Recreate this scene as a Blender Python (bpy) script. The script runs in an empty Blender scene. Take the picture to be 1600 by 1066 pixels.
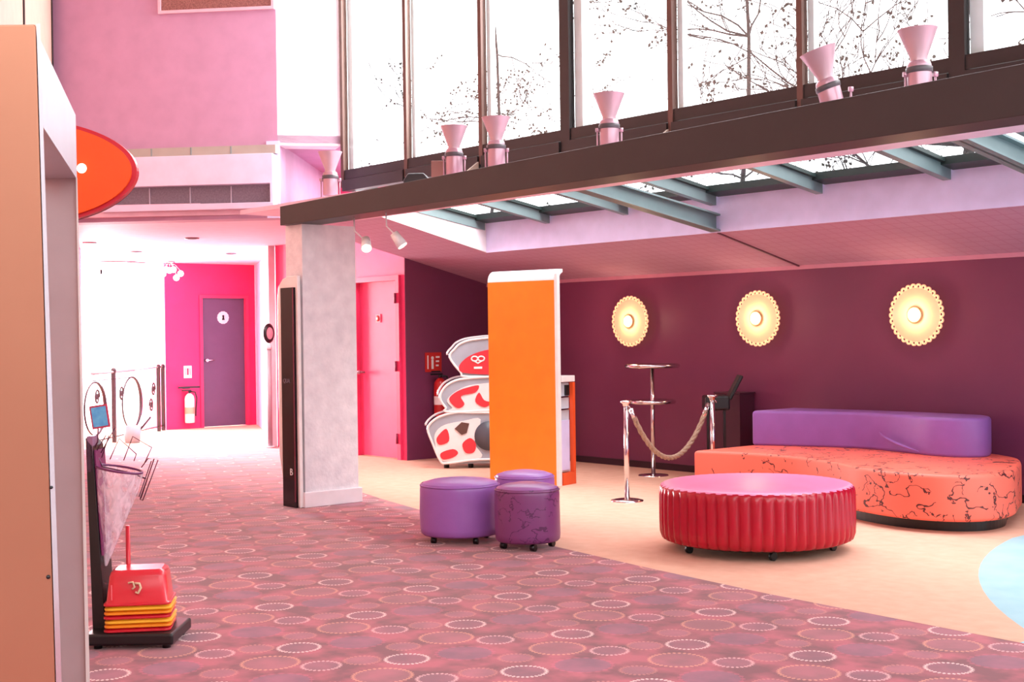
import bpy, math, random
from mathutils import Vector, Matrix
random.seed(7)
PI = math.pi

# ------------------------------------------------------------------ camera
FPX = 2100.0; CXP = 800.0; CYP = 533.0; EYE = 1.45
TH = math.radians(139.9); PIT = 9.5 / 2100; ROL = 0.0133
f0 = Vector((math.cos(TH), math.sin(TH), 0)); r0 = Vector((math.sin(TH), -math.cos(TH), 0))
fw = f0 * math.cos(PIT) - Vector((0, 0, 1)) * math.sin(PIT)
u0 = r0.cross(fw)
rt = r0 * math.cos(ROL) - u0 * math.sin(ROL); up = u0 * math.cos(ROL) + r0 * math.sin(ROL)
EYEP = Vector((0, 0, EYE))
cd = bpy.data.cameras.new('camera'); cam = bpy.data.objects.new('camera', cd)
bpy.context.scene.collection.objects.link(cam)
cd.sensor_width = 36; cd.lens = 36 * FPX / 1600; cd.clip_end = 200
m = Matrix((rt, up, -fw)).transposed().to_4x4(); m.translation = EYEP
cam.matrix_world = m
bpy.context.scene.camera = cam
def ray(x, y): return fw + rt * ((x - CXP) / FPX) - up * ((y - CYP) / FPX)
def onz(x, y, z=0.0): d = ray(x, y); return EYEP + d * ((z - EYE) / d.z)
def onY(x, y, Y): d = ray(x, y); return EYEP + d * (Y / d.y)
def onX(x, y, X): d = ray(x, y); return EYEP + d * (X / d.x)
def ond(x, y, D): return EYEP + ray(x, y) * D
VROT = math.radians(49.9)          # local x = to the right of the view, local y = away

# ------------------------------------------------------------------ light
sc = bpy.context.scene
sc.view_settings.view_transform = 'Standard'; sc.view_settings.look = 'None'
sc.view_settings.exposure = 0.0; sc.view_settings.gamma = 1.0; sc.view_settings.use_curve_mapping = False
w = bpy.data.worlds.new('world'); sc.world = w; w.use_nodes = True
bg = w.node_tree.nodes['Background']; bg.inputs[0].default_value = (0.95, 0.98, 1.0, 1); bg.inputs[1].default_value = 4.2
C = sc.collection
def lamp(name, kind, loc, power, color=(1, 1, 1), size=1.0, size_y=None, look=None, spot=None):
    l = bpy.data.lights.new(name, kind); l.energy = power; l.color = color
    if kind == 'AREA':
        l.size = size
        if size_y: l.shape = 'RECTANGLE'; l.size_y = size_y
    elif kind == 'SPOT': l.spot_size = spot or 1.6; l.spot_blend = 0.8; l.shadow_soft_size = size
    else: l.shadow_soft_size = size
    o = bpy.data.objects.new(name, l); C.objects.link(o); o.location = loc
    if look is not None:
        o.rotation_euler = (Vector(look) - Vector(loc)).to_track_quat('-Z', 'Y').to_euler()
    return o
# daylight through the stairwell window and through the glass roof
lamp('stair_window_daylight', 'AREA', (-22.6, 7.6, 1.9), 3200, (1, .97, .97), 4.0, 3.6, (-16, 7.4, 0.6))
lamp('window_daylight', 'AREA', (-10.2, 7.9, 4.9), 190, (1, .99, .98), 1.2, 3.0, (-11.7, 6.7, 4.3))
lamp('window_daylight', 'AREA', (-8.3, 8.3, 5.0), 130, (1, .98, .98), 1.6, 2.0, (-12.0, 6.5, 4.4))
lamp('roof_daylight', 'AREA', (-6.8, 8.6, 5.2), 500, (.97, .96, 1), 9.0, 2.2, (-6.8, 8.2, 0))

# ------------------------------------------------------------------ materials
def lin(c):
    c = c / 255.0
    return c / 12.92 if c <= .04045 else ((c + .055) / 1.055) ** 2.4
def rgb(*c): return (lin(c[0]), lin(c[1]), lin(c[2]), 1)
MATS = {}
def mat(name, col, rough=.5, metal=0.0, spec=.5, noise=None, bump=None, coat=0, emit=None, estr=1.0):
    """noise = (scale, second colour, contrast); bump = (scale, strength)"""
    if name in MATS: return MATS[name]
    mm = bpy.data.materials.new(name); mm.use_nodes = True
    nt = mm.node_tree; b = nt.nodes['Principled BSDF']
    b.inputs['Base Color'].default_value = rgb(*col); b.inputs['Roughness'].default_value = rough
    b.inputs['Metallic'].default_value = metal; b.inputs['Specular IOR Level'].default_value = spec
    b.inputs['Coat Weight'].default_value = coat; b.inputs['Coat Roughness'].default_value = .15
    tc = nt.nodes.new('ShaderNodeTexCoord')
    sc_, c2, k = noise if noise else (6.0, tuple(min(255, c * .94) for c in col), 1.0)
    n = nt.nodes.new('ShaderNodeTexNoise'); n.inputs['Scale'].default_value = sc_; n.inputs['Detail'].default_value = 4
    nt.links.new(tc.outputs['Object'], n.inputs['Vector'])
    r = nt.nodes.new('ShaderNodeValToRGB'); r.color_ramp.elements[0].position = .5 - .25 / k; r.color_ramp.elements[1].position = .5 + .25 / k
    r.color_ramp.elements[0].color = rgb(*c2); r.color_ramp.elements[1].color = rgb(*col)
    nt.links.new(n.outputs['Fac'], r.inputs['Fac']); nt.links.new(r.outputs[0], b.inputs['Base Color'])
    if bump:
        n2 = nt.nodes.new('ShaderNodeTexNoise'); n2.inputs['Scale'].default_value = bump[0]; n2.inputs['Detail'].default_value = 3
        nt.links.new(tc.outputs['Object'], n2.inputs['Vector'])
        bp = nt.nodes.new('ShaderNodeBump'); bp.inputs['Strength'].default_value = bump[1]; bp.inputs['Distance'].default_value = .01
        nt.links.new(n2.outputs['Fac'], bp.inputs['Height']); nt.links.new(bp.outputs[0], b.inputs['Normal'])
    if emit:
        b.inputs['Emission Color'].default_value = rgb(*emit); b.inputs['Emission Strength'].default_value = estr
    MATS[name] = mm
    return mm
class NT:
    """tiny maths helper for node trees"""
    def __init__(s, mm): s.t = mm.node_tree
    def m(s, op, a, b=None, c=None):
        n = s.t.nodes.new('ShaderNodeMath'); n.operation = op
        for i, v in enumerate((a, b, c)):
            if v is None: continue
            if isinstance(v, (int, float)): n.inputs[i].default_value = v
            else: s.t.links.new(v, n.inputs[i])
        return n.outputs[0]
    def mix(s, fac, a, b):
        n = s.t.nodes.new('ShaderNodeMix'); n.data_type = 'RGBA'
        for i, v in ((0, fac), (6, a), (7, b)):
            if isinstance(v, (int, float)): n.inputs[i].default_value = v
            elif isinstance(v, tuple): n.inputs[i].default_value = v
            else: s.t.links.new(v, n.inputs[i])
        return n.outputs[2]
    def noise(s, vec, scale, detail=3):
        n = s.t.nodes.new('ShaderNodeTexNoise'); n.inputs['Scale'].default_value = scale; n.inputs['Detail'].default_value = detail
        s.t.links.new(vec, n.inputs['Vector']); return n.outputs['Fac']
def carpet_material():
    mm = mat('patterned_carpet', (150, 78, 100), .95, spec=.1); k = NT(mm); nt = mm.node_tree
    geo = nt.nodes.new('ShaderNodeNewGeometry'); sp = nt.nodes.new('ShaderNodeSeparateXYZ'); nt.links.new(geo.outputs['Position'], sp.inputs[0])
    X, Y = sp.outputs[0], sp.outputs[1]; pos = geo.outputs['Position']
    a, b_ = (-.39, .64), (.53, .24); det = a[0] * b_[1] - a[1] * b_[0]
    col = k.mix(k.m('MULTIPLY', k.m('SUBTRACT', k.noise(pos, 5.5), .38), 4.0), rgb(118, 66, 76), rgb(176, 88, 102))
    #       dx, dy, radius, rim colour, inner colour, rim strength, beads
    rings = [(0, 0, .100, (240, 205, 200), (124, 80, 96), .9, 30), (.37, -.11, .088, (235, 185, 185), (128, 82, 98), .75, 26),
             (.17, -.25, .130, (226, 158, 132), (146, 88, 98), .7, 34), (-.12, -.16, .083, (212, 138, 130), (156, 96, 108), .55, 24),
             (-.21, .13, .080, (212, 138, 130), (150, 92, 106), .5, 24), (.09, .26, .135, (206, 96, 126), (120, 80, 104), .35, 20)]
    for dx, dy, R, rc, ic, st, nb in rings:
        px = k.m('SUBTRACT', X, -5.46 + dx); py = k.m('SUBTRACT', Y, 3.27 + dy)
        u = k.m('DIVIDE', k.m('SUBTRACT', k.m('MULTIPLY', px, b_[1]), k.m('MULTIPLY', py, b_[0])), det)
        v = k.m('DIVIDE', k.m('SUBTRACT', k.m('MULTIPLY', py, a[0]), k.m('MULTIPLY', px, a[1])), det)
        u = k.m('SUBTRACT', u, k.m('ROUND', u)); v = k.m('SUBTRACT', v, k.m('ROUND', v))
        wx = k.m('ADD', k.m('MULTIPLY', u, a[0]), k.m('MULTIPLY', v, b_[0])); wy = k.m('ADD', k.m('MULTIPLY', u, a[1]), k.m('MULTIPLY', v, b_[1]))
        d = k.m('SQRT', k.m('ADD', k.m('MULTIPLY', wx, wx), k.m('MULTIPLY', wy, wy)))
        inner = k.m('LESS_THAN', d, R - .012)
        col = k.mix(k.m('MULTIPLY', inner, .55), col, rgb(*[q + 14 for q in ic]))
        bead = k.m('ADD', k.m('MULTIPLY', k.m('SINE', k.m('MULTIPLY', k.m('ARCTAN2', wy, wx), float(nb))), .5), .5)
        rim = k.m('LESS_THAN', k.m('ABSOLUTE', k.m('SUBTRACT', d, R - .004)), k.m('ADD', k.m('MULTIPLY', bead, .011), .0005))
        col = k.mix(k.m('MULTIPLY', rim, st), col, rgb(*rc))
    nt.links.new(col, nt.nodes['Principled BSDF'].inputs['Base Color'])
    pb = nt.nodes['Principled BSDF']; pb.inputs['Sheen Weight'].default_value = .45; pb.inputs['Sheen Roughness'].default_value = .35; pb.inputs['Sheen Tint'].default_value = (1, .86, .83, 1)
    return mm
def scribble(name, col, ink, rough=.4, amount=.6, scale=5.0, width=.012, coat=0.0):
    mm = mat(name, col, rough, coat=coat); k = NT(mm); nt = mm.node_tree
    tc = nt.nodes.new('ShaderNodeTexCoord'); o = tc.outputs['Object']
    mp = nt.nodes.new('ShaderNodeMapping'); mp.inputs['Scale'].default_value = (1, 1, 1.6); mp.inputs['Location'].default_value = (3, 7, 2)
    nt.links.new(o, mp.inputs[0])
    l1 = k.m('LESS_THAN', k.m('ABSOLUTE', k.m('SUBTRACT', k.noise(mp.outputs[0], scale, 3.0), .5)), width)
    l2 = k.m('LESS_THAN', k.m('ABSOLUTE', k.m('SUBTRACT', k.noise(o, scale * 2.1, 4.0), .5)), width * 1.1)
    mask = k.m('GREATER_THAN', k.noise(o, 3.2, 1.0), 1 - amount); mask2 = k.m('GREATER_THAN', k.noise(mp.outputs[0], 4.4, 1.0), .54)
    f = k.m('MAXIMUM', k.m('MULTIPLY', l1, mask), k.m('MULTIPLY', l2, mask2))
    nt.links.new(k.mix(f, rgb(*col), rgb(*ink)), nt.nodes['Principled BSDF'].inputs['Base Color'])
    return mm
def glass(name, tint=(1, 1, 1), gloss=.06, rough=0.0):
    if name in MATS: return MATS[name]
    mm = bpy.data.materials.new(name); mm.use_nodes = True; nt = mm.node_tree
    for n in list(nt.nodes):
        if n.type != 'OUTPUT_MATERIAL': nt.nodes.remove(n)
    out = [n for n in nt.nodes if n.type == 'OUTPUT_MATERIAL'][0]
    t = nt.nodes.new('ShaderNodeBsdfTransparent'); t.inputs[0].default_value = (*tint, 1)
    g = nt.nodes.new('ShaderNodeBsdfGlossy'); g.inputs['Roughness'].default_value = rough
    x = nt.nodes.new('ShaderNodeMixShader'); x.inputs[0].default_value = gloss
    nt.links.new(t.outputs[0], x.inputs[1]); nt.links.new(g.outputs[0], x.inputs[2]); nt.links.new(x.outputs[0], out.inputs[0])
    MATS[name] = mm; return mm
def ceiling_tiles():
    mm = mat('perforated_ceiling', (214, 150, 172), .8, spec=.2); k = NT(mm); nt = mm.node_tree
    geo = nt.nodes.new('ShaderNodeNewGeometry'); sp = nt.nodes.new('ShaderNodeSeparateXYZ'); nt.links.new(geo.outputs['Position'], sp.inputs[0])
    fx = k.m('FRACT', k.m('MULTIPLY', sp.outputs[0], 8.0)); fy = k.m('FRACT', k.m('MULTIPLY', sp.outputs[1], 8.0))
    line = k.m('MAXIMUM', k.m('LESS_THAN', fx, .12), k.m('LESS_THAN', fy, .12))
    base = k.mix(k.noise(geo.outputs['Position'], 2.0), rgb(178, 134, 158), rgb(192, 148, 172))
    nt.links.new(k.mix(k.m('MULTIPLY', line, .35), base, rgb(170, 105, 130)), nt.nodes['Principled BSDF'].inputs['Base Color'])
    return mm

M_wallback = mat('aubergine_paint', (126, 58, 92), .42, noise=(1.2, (114, 50, 84), 1))
M_pinkwall = mat('pink_paint', (240, 70, 125), .5)
M_hotpink = mat('hot_pink_paint', (245, 40, 105), .5)
M_soffit = mat('lilac_pink_paint', (186, 138, 168), .6)
M_white = mat('white_paint', (240, 232, 236), .5)
M_block = mat('light_block_grey', (214, 216, 220), .6)
M_lilac = mat('lilac_paint', (216, 208, 246), .55)
M_peach = mat('peach_paint', (232, 176, 158), .6)
M_tan = mat('tan_carpet', (226, 182, 158), .95, spec=.1, noise=(9, (216, 168, 144), 1.0), bump=(300, .2))
M_blue = mat('pale_blue_floor', (168, 206, 214), .5, noise=(5, (150, 194, 204), 1))
M_carpet = carpet_material()
M_ceil = ceiling_tiles()
M_beam = mat('dark_bronze_metal', (56, 50, 50), .45, metal=.3)
M_black = mat('black_plastic', (22, 20, 22), .35)
M_frame = mat('dark_window_metal', (38, 30, 28), .4, metal=.2)
M_steel = mat('grey_green_steel', (122, 140, 142), .45, metal=.2)
M_dgreen = mat('dark_green_steel', (30, 44, 42), .45)
M_fin = mat('pale_green_metal', (190, 210, 208), .35)
M_glass = glass('clear_glass')
M_plaster = mat('textured_plaster', (236, 234, 238), .7, noise=(9, (214, 212, 218), 1.0), bump=(30, .5))
M_orange = mat('orange_laminate', (255, 138, 28), .35)
M_whitegloss = mat('white_gloss', (245, 242, 240), .2)
M_chrome = mat('chrome', (225, 220, 222), .12, metal=1)
M_purple = mat('purple_vinyl', (158, 104, 182), .32, bump=(14, .25), noise=(2.5, (146, 92, 170), 1))
M_purple2 = scribble('purple_vinyl_scribbled', (124, 64, 116), (88, 40, 84), .34, .45, 6.0, .015)
M_pur3 = mat('violet_fabric', (148, 96, 176), .5, bump=(6, .3))
M_coral = scribble('coral_scribble_fabric', (246, 112, 92), (84, 34, 34), .5, .52, 3.6, .011)
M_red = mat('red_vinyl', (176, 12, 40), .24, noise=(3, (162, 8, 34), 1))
M_sheentop = mat('red_vinyl_sheen', (236, 128, 172), .35)  # reflected sky put into the base colour of the red vinyl top
M_lav = mat('pinkish_aluminium', (190, 150, 162), .3, metal=.5)

# ------------------------------------------------------------------ mesh helpers
class MB:
    def __init__(s): s.v = []; s.f = []; s.sm = []; s.mi = []; s.cur = 0; s.T = None
    def add(s, vs, fs, smooth=False):
        o = len(s.v)
        for p in vs:
            p = Vector(p); s.v.append(s.T @ p if s.T else p)
        for f in fs: s.f.append([i + o for i in f]); s.sm.append(smooth); s.mi.append(s.cur)
        return s
    def box(s, x0, x1, y0, y1, z0, z1):
        v = [(x, y, z) for z in (z0, z1) for x, y in ((x0, y0), (x1, y0), (x1, y1), (x0, y1))]
        return s.add(v, [(3, 2, 1, 0), (4, 5, 6, 7), (0, 1, 5, 4), (1, 2, 6, 5), (2, 3, 7, 6), (3, 0, 4, 7)])
    def prism(s, poly, z0, z1, smooth=False):
        n = len(poly)
        z0f = z0 if callable(z0) else (lambda x, y: z0); z1f = z1 if callable(z1) else (lambda x, y: z1)
        v = [(p[0], p[1], z0f(p[0], p[1])) for p in poly] + [(p[0], p[1], z1f(p[0], p[1])) for p in poly]
        area = sum(poly[i][0] * poly[(i + 1) % n][1] - poly[(i + 1) % n][0] * poly[i][1] for i in range(n))
        b = list(range(n)); t = list(range(n, 2 * n))
        if area > 0: fs = [b[::-1], t] + [(i, (i + 1) % n, n + (i + 1) % n, n + i) for i in range(n)]
        else: fs = [b, t[::-1]] + [(n + i, n + (i + 1) % n, (i + 1) % n, i) for i in range(n)]
        s.add(v, fs[:2]); s.f[-2:] = s.f[-2:]
        o = len(s.v) - 2 * n
        for f in fs[2:]: s.f.append([i + o for i in f]); s.sm.append(smooth); s.mi.append(s.cur)
        return s
    def cyl(s, p0, p1, r0_, r1_=None, n=16, caps=True):
        r1_ = r0_ if r1_ is None else r1_
        p0 = Vector(p0); p1 = Vector(p1); d = (p1 - p0).normalized()
        a = d.orthogonal().normalized(); b = d.cross(a)
        v = [];
        for p, r in ((p0, r0_), (p1, r1_)):
            for i in range(n): t = 2 * PI * i / n; v.append(p + (a * math.cos(t) + b * math.sin(t)) * r)
        s.add(v, [(i, (i + 1) % n, n + (i + 1) % n, n + i) for i in range(n)], True)
        if caps:
            o = len(s.v) - 2 * n
            s.f.append([o + i for i in range(n)][::-1]); s.f.append([o + n + i for i in range(n)]); s.sm += [False, False]; s.mi += [s.cur] * 2
        return s
    def lathe(s, prof, c=(0, 0, 0), n=48, fn=None):
        v = []; m_ = len(prof)
        for i in range(n):
            t = 2 * PI * i / n
            for j, (r, z) in enumerate(prof):
                rr = r * (fn(t, r, z) if fn else 1); v.append((c[0] + rr * math.cos(t), c[1] + rr * math.sin(t), c[2] + z))
        fs = []
        for i in range(n):
            for j in range(m_ - 1): fs.append((i * m_ + j, ((i + 1) % n) * m_ + j, ((i + 1) % n) * m_ + j + 1, i * m_ + j + 1))
        return s.add(v, fs, True)
    def tube(s, pts, r, n=8, closed=False):
        pts = [Vector(p) for p in pts]; L = len(pts); v = []
        prev = None
        for i, p in enumerate(pts):
            if closed: d = pts[(i + 1) % L] - pts[i - 1]
            else: d = pts[min(i + 1, L - 1)] - pts[max(i - 1, 0)]
            d.normalize()
            a = (prev - d * prev.dot(d)).normalized() if prev is not None and (prev - d * prev.dot(d)).length > 1e-4 else d.orthogonal().normalized()
            prev = a; b = d.cross(a); rr = r[i] if isinstance(r, (list, tuple)) else r
            for k in range(n): t = 2 * PI * k / n; v.append(p + (a * math.cos(t) + b * math.sin(t)) * rr)
        fs = []
        for i in range(L if closed else L - 1):
            j = (i + 1) % L
            for k in range(n): fs.append((i * n + k, i * n + (k + 1) % n, j * n + (k + 1) % n, j * n + k))
        s.add(v, fs, True)
        if not closed:
            o = len(s.v) - L * n; s.f.append([o + k for k in range(n)][::-1]); s.f.append([o + (L - 1) * n + k for k in range(n)]); s.sm += [False, False]; s.mi += [s.cur] * 2
        return s
    def sphere(s, c, r, n=16, sz=1.0):
        return s.lathe([(max(1e-4, r * math.sin(PI * j / 10)), -r * sz * math.cos(PI * j / 10)) for j in range(11)], c, n)
    def build(s, name, material, parent=None, bevel=0, seg=2):
        me = bpy.data.meshes.new(name); me.from_pydata([tuple(p) for p in s.v], [], s.f); me.validate(); me.update()
        ms = material if isinstance(material, (list, tuple)) else [material]
        for q in ms: me.materials.append(q)
        if len(me.polygons) == len(s.sm):
            for p, a, b in zip(me.polygons, s.sm, s.mi): p.use_smooth = a; p.material_index = b
        o = bpy.data.objects.new(name, me); C.objects.link(o)
        if parent: o.parent = parent
        if bevel:
            b = o.modifiers.new('bevel', 'BEVEL'); b.width = bevel; b.segments = seg; b.limit_method = 'ANGLE'; b.angle_limit = math.radians(40)
        return o
def thing(name, label, cat, loc=(0, 0, 0), rz=0, group=None):
    o = bpy.data.objects.new(name, None); C.objects.link(o); o.empty_display_size = .1
    o.location = loc; o.rotation_euler = (0, 0, rz); o['label'] = label; o['category'] = cat
    if group: o['group'] = group
    return o
def tag(o, label, cat, group=None, loc=None, rz=None):
    o['label'] = label; o['category'] = cat
    if group: o['group'] = group
    if loc is not None: o.location = loc
    if rz is not None: o.rotation_euler = (0, 0, rz)
    return o
def struct(name, mb, material, bevel=0, parent=None):
    o = mb.build(name, material, parent, bevel)
    if parent is None: o['kind'] = 'structure'
    return o
def dup(root, loc, label, rz=None, parent=None):
    r = root.copy(); C.objects.link(r)
    if parent is None:
        r.location = loc; r['label'] = label
        if rz is not None: r.rotation_euler = (0, 0, rz)
    else: r.parent = parent
    for ch in list(root.children): dup(ch, None, None, None, r)
    return r
def text(name, s, size, material, parent, loc, rot, depth=.002):
    cu = bpy.data.curves.new(name, 'FONT'); cu.body = s; cu.size = size; cu.extrude = depth; cu.align_x = 'CENTER'; cu.align_y = 'CENTER'
    tmp = bpy.data.objects.new(name, cu); C.objects.link(tmp)
    me = bpy.data.meshes.new_from_object(tmp); bpy.data.objects.remove(tmp)
    o = bpy.data.objects.new(name, me); C.objects.link(o); me.materials.clear(); me.materials.append(material)
    o.parent = parent; o.location = loc; o.rotation_euler = rot
    return o

# ================================================================== SETTING
border = [(-2.0, 5.76), (-3.2, 5.76), (-4.78, 5.85), (-5.89, 5.98), (-6.82, 6.12), (-7.8, 6.32), (-9.0, 6.6), (-9.84, 6.8), (-11.0, 7.12), (-12.5, 7.7), (-14.2, 8.5), (-15.7, 9.14), (-16.6, 9.3)]
cc, cr = (0.21, 9.89), 5.255
arc = []
for i in range(25):
    a = math.radians(194 + i * (254 - 194) / 24.0); arc.append((cc[0] + cr * math.cos(a), cc[1] + cr * math.sin(a)))
fl = MB()
fl.cur = 0
pat = [(3.5, -3.5), (3.5, 5.76)] + border[0:] + [(-17.55, 7.25), (-9.5, 1.2), (-5.0, -3.5)]
arc = [p for p in arc if p[1] > 5.80]
# tan floor under everything, then the two inlays flush with it
fl.add([(p[0], p[1], 0) for p in pat], [list(range(len(pat)))]); 
tan = [p for p in border[1:]] + [(-14.9, 5.8), (-18.2, 7.6), (-20.6, 9.4), (-20.3, 11.6), (-16, 10.8), (-2, 10.8)] + [(-2.0, 10.4), (-2.0, 8)] 
fl.cur = 1
def inside_disc(p): return (p[0] - cc[0]) ** 2 + (p[1] - cc[1]) ** 2 < cr ** 2
tanpoly = [p for p in border if not inside_disc(p) and p[0] < -3.0]
ay = sorted(arc, key=lambda p: p[1])
join = (-3.24, 5.765)
tanpoly = [join] + [p for p in tanpoly if p[0] < -3.25]
tp = tanpoly + [(-17.55, 7.25), (-18.2, 7.6), (-20.6, 9.4), (-20.3, 11.6), (-16, 10.8), (-5.0, 10.8)] + [p for p in sorted(arc, key=lambda p: -p[1])]
fl.add([(p[0], p[1], 0) for p in tp], [list(range(len(tp)))][0:1])
fl.cur = 2
bp_ = [join] + [p for p in ay] + [(-5.0, 10.8), (3.5, 10.8), (3.5, 5.76), (-2.0, 5.76)]
fl.add([(p[0], p[1], 0) for p in bp_], [list(range(len(bp_)))])
fl.cur = 1
fl.box(-21, 3.6, -3.6, 11.6, -.2, -.004)
for i, f in enumerate(fl.f[:3]):          # all top faces look up
    n_ = sum((fl.v[f[k]].x * fl.v[f[(k + 1) % len(f)]].y - fl.v[f[(k + 1) % len(f)]].x * fl.v[f[k]].y) for k in range(len(f)))
    if n_ < 0: fl.f[i] = f[::-1]
struct('floor', fl, [M_carpet, M_tan, M_blue])

zc = lambda x, y: 2.07 + .235 * (10.4 - y)
struct('wall_back', MB().box(-12.99, -1.5, 10.4, 10.6, 0, 2.3), M_wallback)
nk = MB().prism([(-12.80, 9.152), (-12.79, 9.152), (-12.79, 10.4), (-12.99, 10.4), (-12.99, 9.36), (-12.80, 9.36)], 0, lambda x, y: zc(x, y) + .15)
struct('wall_nook', nk, M_wallback)
struct('baseboard_back', MB().box(-12.79, -1.5, 10.385, 10.4, 0, .07), mat('dark_skirting', (50, 20, 36), .5))
# pink wall with the pink door
pw = MB()
DX0, DX1, DZ = -13.82, -12.93, 2.13
pw.box(-12.99, -12.79, 9.15, 9.3, 0, 3.36) if False else None
pw.box(DX1, -12.80, 9.15, 9.35, 0, 3.4); pw.box(-15.75, DX0, 9.15, 9.35, 0, 3.4); pw.box(DX0, DX1, 9.15, 9.35, DZ, 3.4)
struct('wall_pink', pw, M_pinkwall)
d2 = MB().box(DX0 + .02, DX1 - .02, 9.19, 9.23, .01, DZ - .02)
d2 = struct('door_2', d2, mat('pink_door', (246, 86, 136), .4))
MB().box(DX0 - .05, DX0 + .02, 9.12, 9.2, 0, DZ + .04).box(DX1 - .02, DX1 + .05, 9.12, 9.2, 0, DZ + .04).box(DX0 + .02, DX1 - .02, 9.12, 9.2, DZ - .02, DZ + .04).build('door_frame', mat('pink_frame', (232, 60, 112), .45), d2)
for z in (.25, 1.1, 1.9): MB().cyl((DX1 - .01, 9.11, z - .06), (DX1 - .01, 9.11, z + .06), .013, n=8).build('hinge', mat('dark_pink_metal', (150, 40, 80), .4), d2)
MB().cyl((DX0 + .1, 9.19, 1.02), (DX0 + .1, 9.12, 1.02), .012, n=10).sphere((DX0 + .1, 9.11, 1.02), .026).build('door_handle', M_lav, d2)
MB().box(-13.45, -13.35, 9.18, 9.19, 1.62, 1.72).build('sign_plate', mat('pink_plate', (250, 120, 150), .4), d2)
MB().lathe([(.001, 0), (.036, 0), (.036, .003), (.001, .003)], n=20).build('sign_symbol', mat('dull_orange', (225, 90, 80), .4), d2)
o = d2.children[-1]; o.location = (-13.4, 9.18, 1.67); o.rotation_euler = (PI / 2, 0, 0)
# corridor
struct('wall_corridor_right', MB().prism([(-15.76, 9.16), (-16.56, 9.6), (-17.1, 9.86), (-20.0, 11.24), (-20.04, 11.24), (-20.04, 11.5), (-15.76, 9.8)][::-1], 0, 2.68), M_lilac)
e0, e1 = (-20.05, 9.62), (-20.05, 11.3)
D1a, D1b = 10.27, 11.07
ew = MB(); ew.box(-20.2, -20.05, 9.62, D1a, 0, 2.68); ew.box(-20.2, -20.05, D1b, 11.4, 0, 2.68); ew.box(-20.2, -20.05, D1a, D1b, 2.13, 2.68)
ew.prism([(-20.05, 9.62), (-20.2, 9.8), (-20.9, 9.72), (-20.7, 9.5)], 0, 2.68)
struct('wall_corridor_end', ew, M_hotpink)
d1 = struct('door_1', MB().box(-20.13, -20.09, D1a + .01, D1b - .01, .01, 2.12), mat('plum_door', (106, 74, 104), .45))
MB().box(-20.1, -20.03, D1a - .05, D1a + .005, 0, 2.17).box(-20.1, -20.03, D1b - .005, D1b + .05, 0, 2.17).box(-20.1, -20.03, D1a + .005, D1b - .005, 2.12, 2.17).build('door_frame', mat('rose_frame', (225, 50, 100), .45), d1)
MB().cyl((-20.09, D1a + .08, 1.1), (-20.03, D1a + .08, 1.1), .028, n=12).cyl((-20.035, D1a + .08, 1.1), (-20.035, D1a + .2, 1.1), .011, n=8).build('door_handle', M_chrome, d1)
def rosette(R, n, thick=.01):
    mb = MB(); k = 120
    out = [(R * (1 + .06 * abs(math.sin(n * PI * i / k / 1.0))) * math.cos(2 * PI * i / k), R * (1 + .06 * abs(math.sin(n * PI * i / k))) * math.sin(2 * PI * i / k)) for i in range(k)]
    return mb.prism(out, 0, thick)
sg = rosette(.1, 14).build('toilet_sign', M_whitegloss, d1); sg.location = (-20.09, 10.67, 1.8); sg.rotation_euler = (0, PI / 2, 0)
MB().sphere((0, 0, 0), .018).cyl((0, 0, -.015), (0, 0, -.065), .012, .024, n=10).build('toilet_figure', M_black, d1).location = (-20.075, 10.67, 1.825)
# stairwell side
struct('wall_corridor_left', MB().prism([(-13.38, 5.24), (-17.5, 7.2), (-17.6, 6.95), (-13.38, 4.95)], 0, 2.68), mat('rose_paint', (238, 150, 168), .5))
sw = MB()
for i in range(5):
    y = 4.8 + i * 1.2
    sw.box(-22.5, -22.42, y - .03, y + .03, -1.6, 2.68)
sw.box(-22.5, -22.42, 4.8, 9.6, -1.6, -1.5).box(-22.5, -22.42, 4.8, 9.6, 2.6, 2.68)
ws = struct('window_1', sw, M_white)
MB().box(-22.47, -22.46, 4.8, 9.6, -1.5, 2.6).build('pane', M_glass, ws)
struct('floor_stairwell', MB().prism([(-17.6, 7.1), (-20.85, 9.75), (-22.4, 9.75), (-22.4, 4.8), (-17.6, 4.8)][::-1], -1.7, -1.6), M_white)
struct('ceiling_corridor', MB().prism([(-13.5, 4.9), (-11.66, 6.82), (-14.3, 9.15), (-15.76, 9.15), (-15.76, 10.1), (-20.1, 11.6), (-22.5, 11.6), (-22.5, 4.8)][::-1], 2.68, 2.8), mat('pale_pink_ceiling', (232, 188, 206), .6))
# soffit wall with the air conditioner
S0 = Vector((-13.38, 5.24, 0)); S1 = Vector((-11.66, 6.82, 0)); SD = (S1 - S0).normalized(); SN = Vector((-SD.y, SD.x, 0))
SE = Vector((-11.36, 7.36, 0)); SL = S0 - SD * .3
struct('wall_soffit', MB().prism([(SL.x, SL.y), (S1.x, S1.y), (S1.x + SN.x * .25, S1.y + SN.y * .25), (SL.x + SN.x * .25, SL.y + SN.y * .25)], 2.64, 6.0), M_soffit)
struct('wall_end', MB().prism([(S1.x, S1.y), (SE.x, SE.y), (SE.x - .25, SE.y + .1), (S1.x - .25, S1.y + .1)], 3.36, 6.0), M_white)
struct('ceiling_niche', MB().prism([(S1.x, S1.y), (SE.x, SE.y), (-14.1, 9.15), (-14.4, 9.15)], 3.38, 3.46), M_soffit)
struct('wall_duct', MB().prism([(-11.66, 6.84), (-14.2, 9.13), (-14.28, 9.04), (-11.78, 6.76)], 2.68, 3.38), M_soffit)
struct('wall_duct', MB().box(-14.75, -14.2, 8.85, 9.14, 2.69, 3.37), M_pinkwall)
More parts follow.
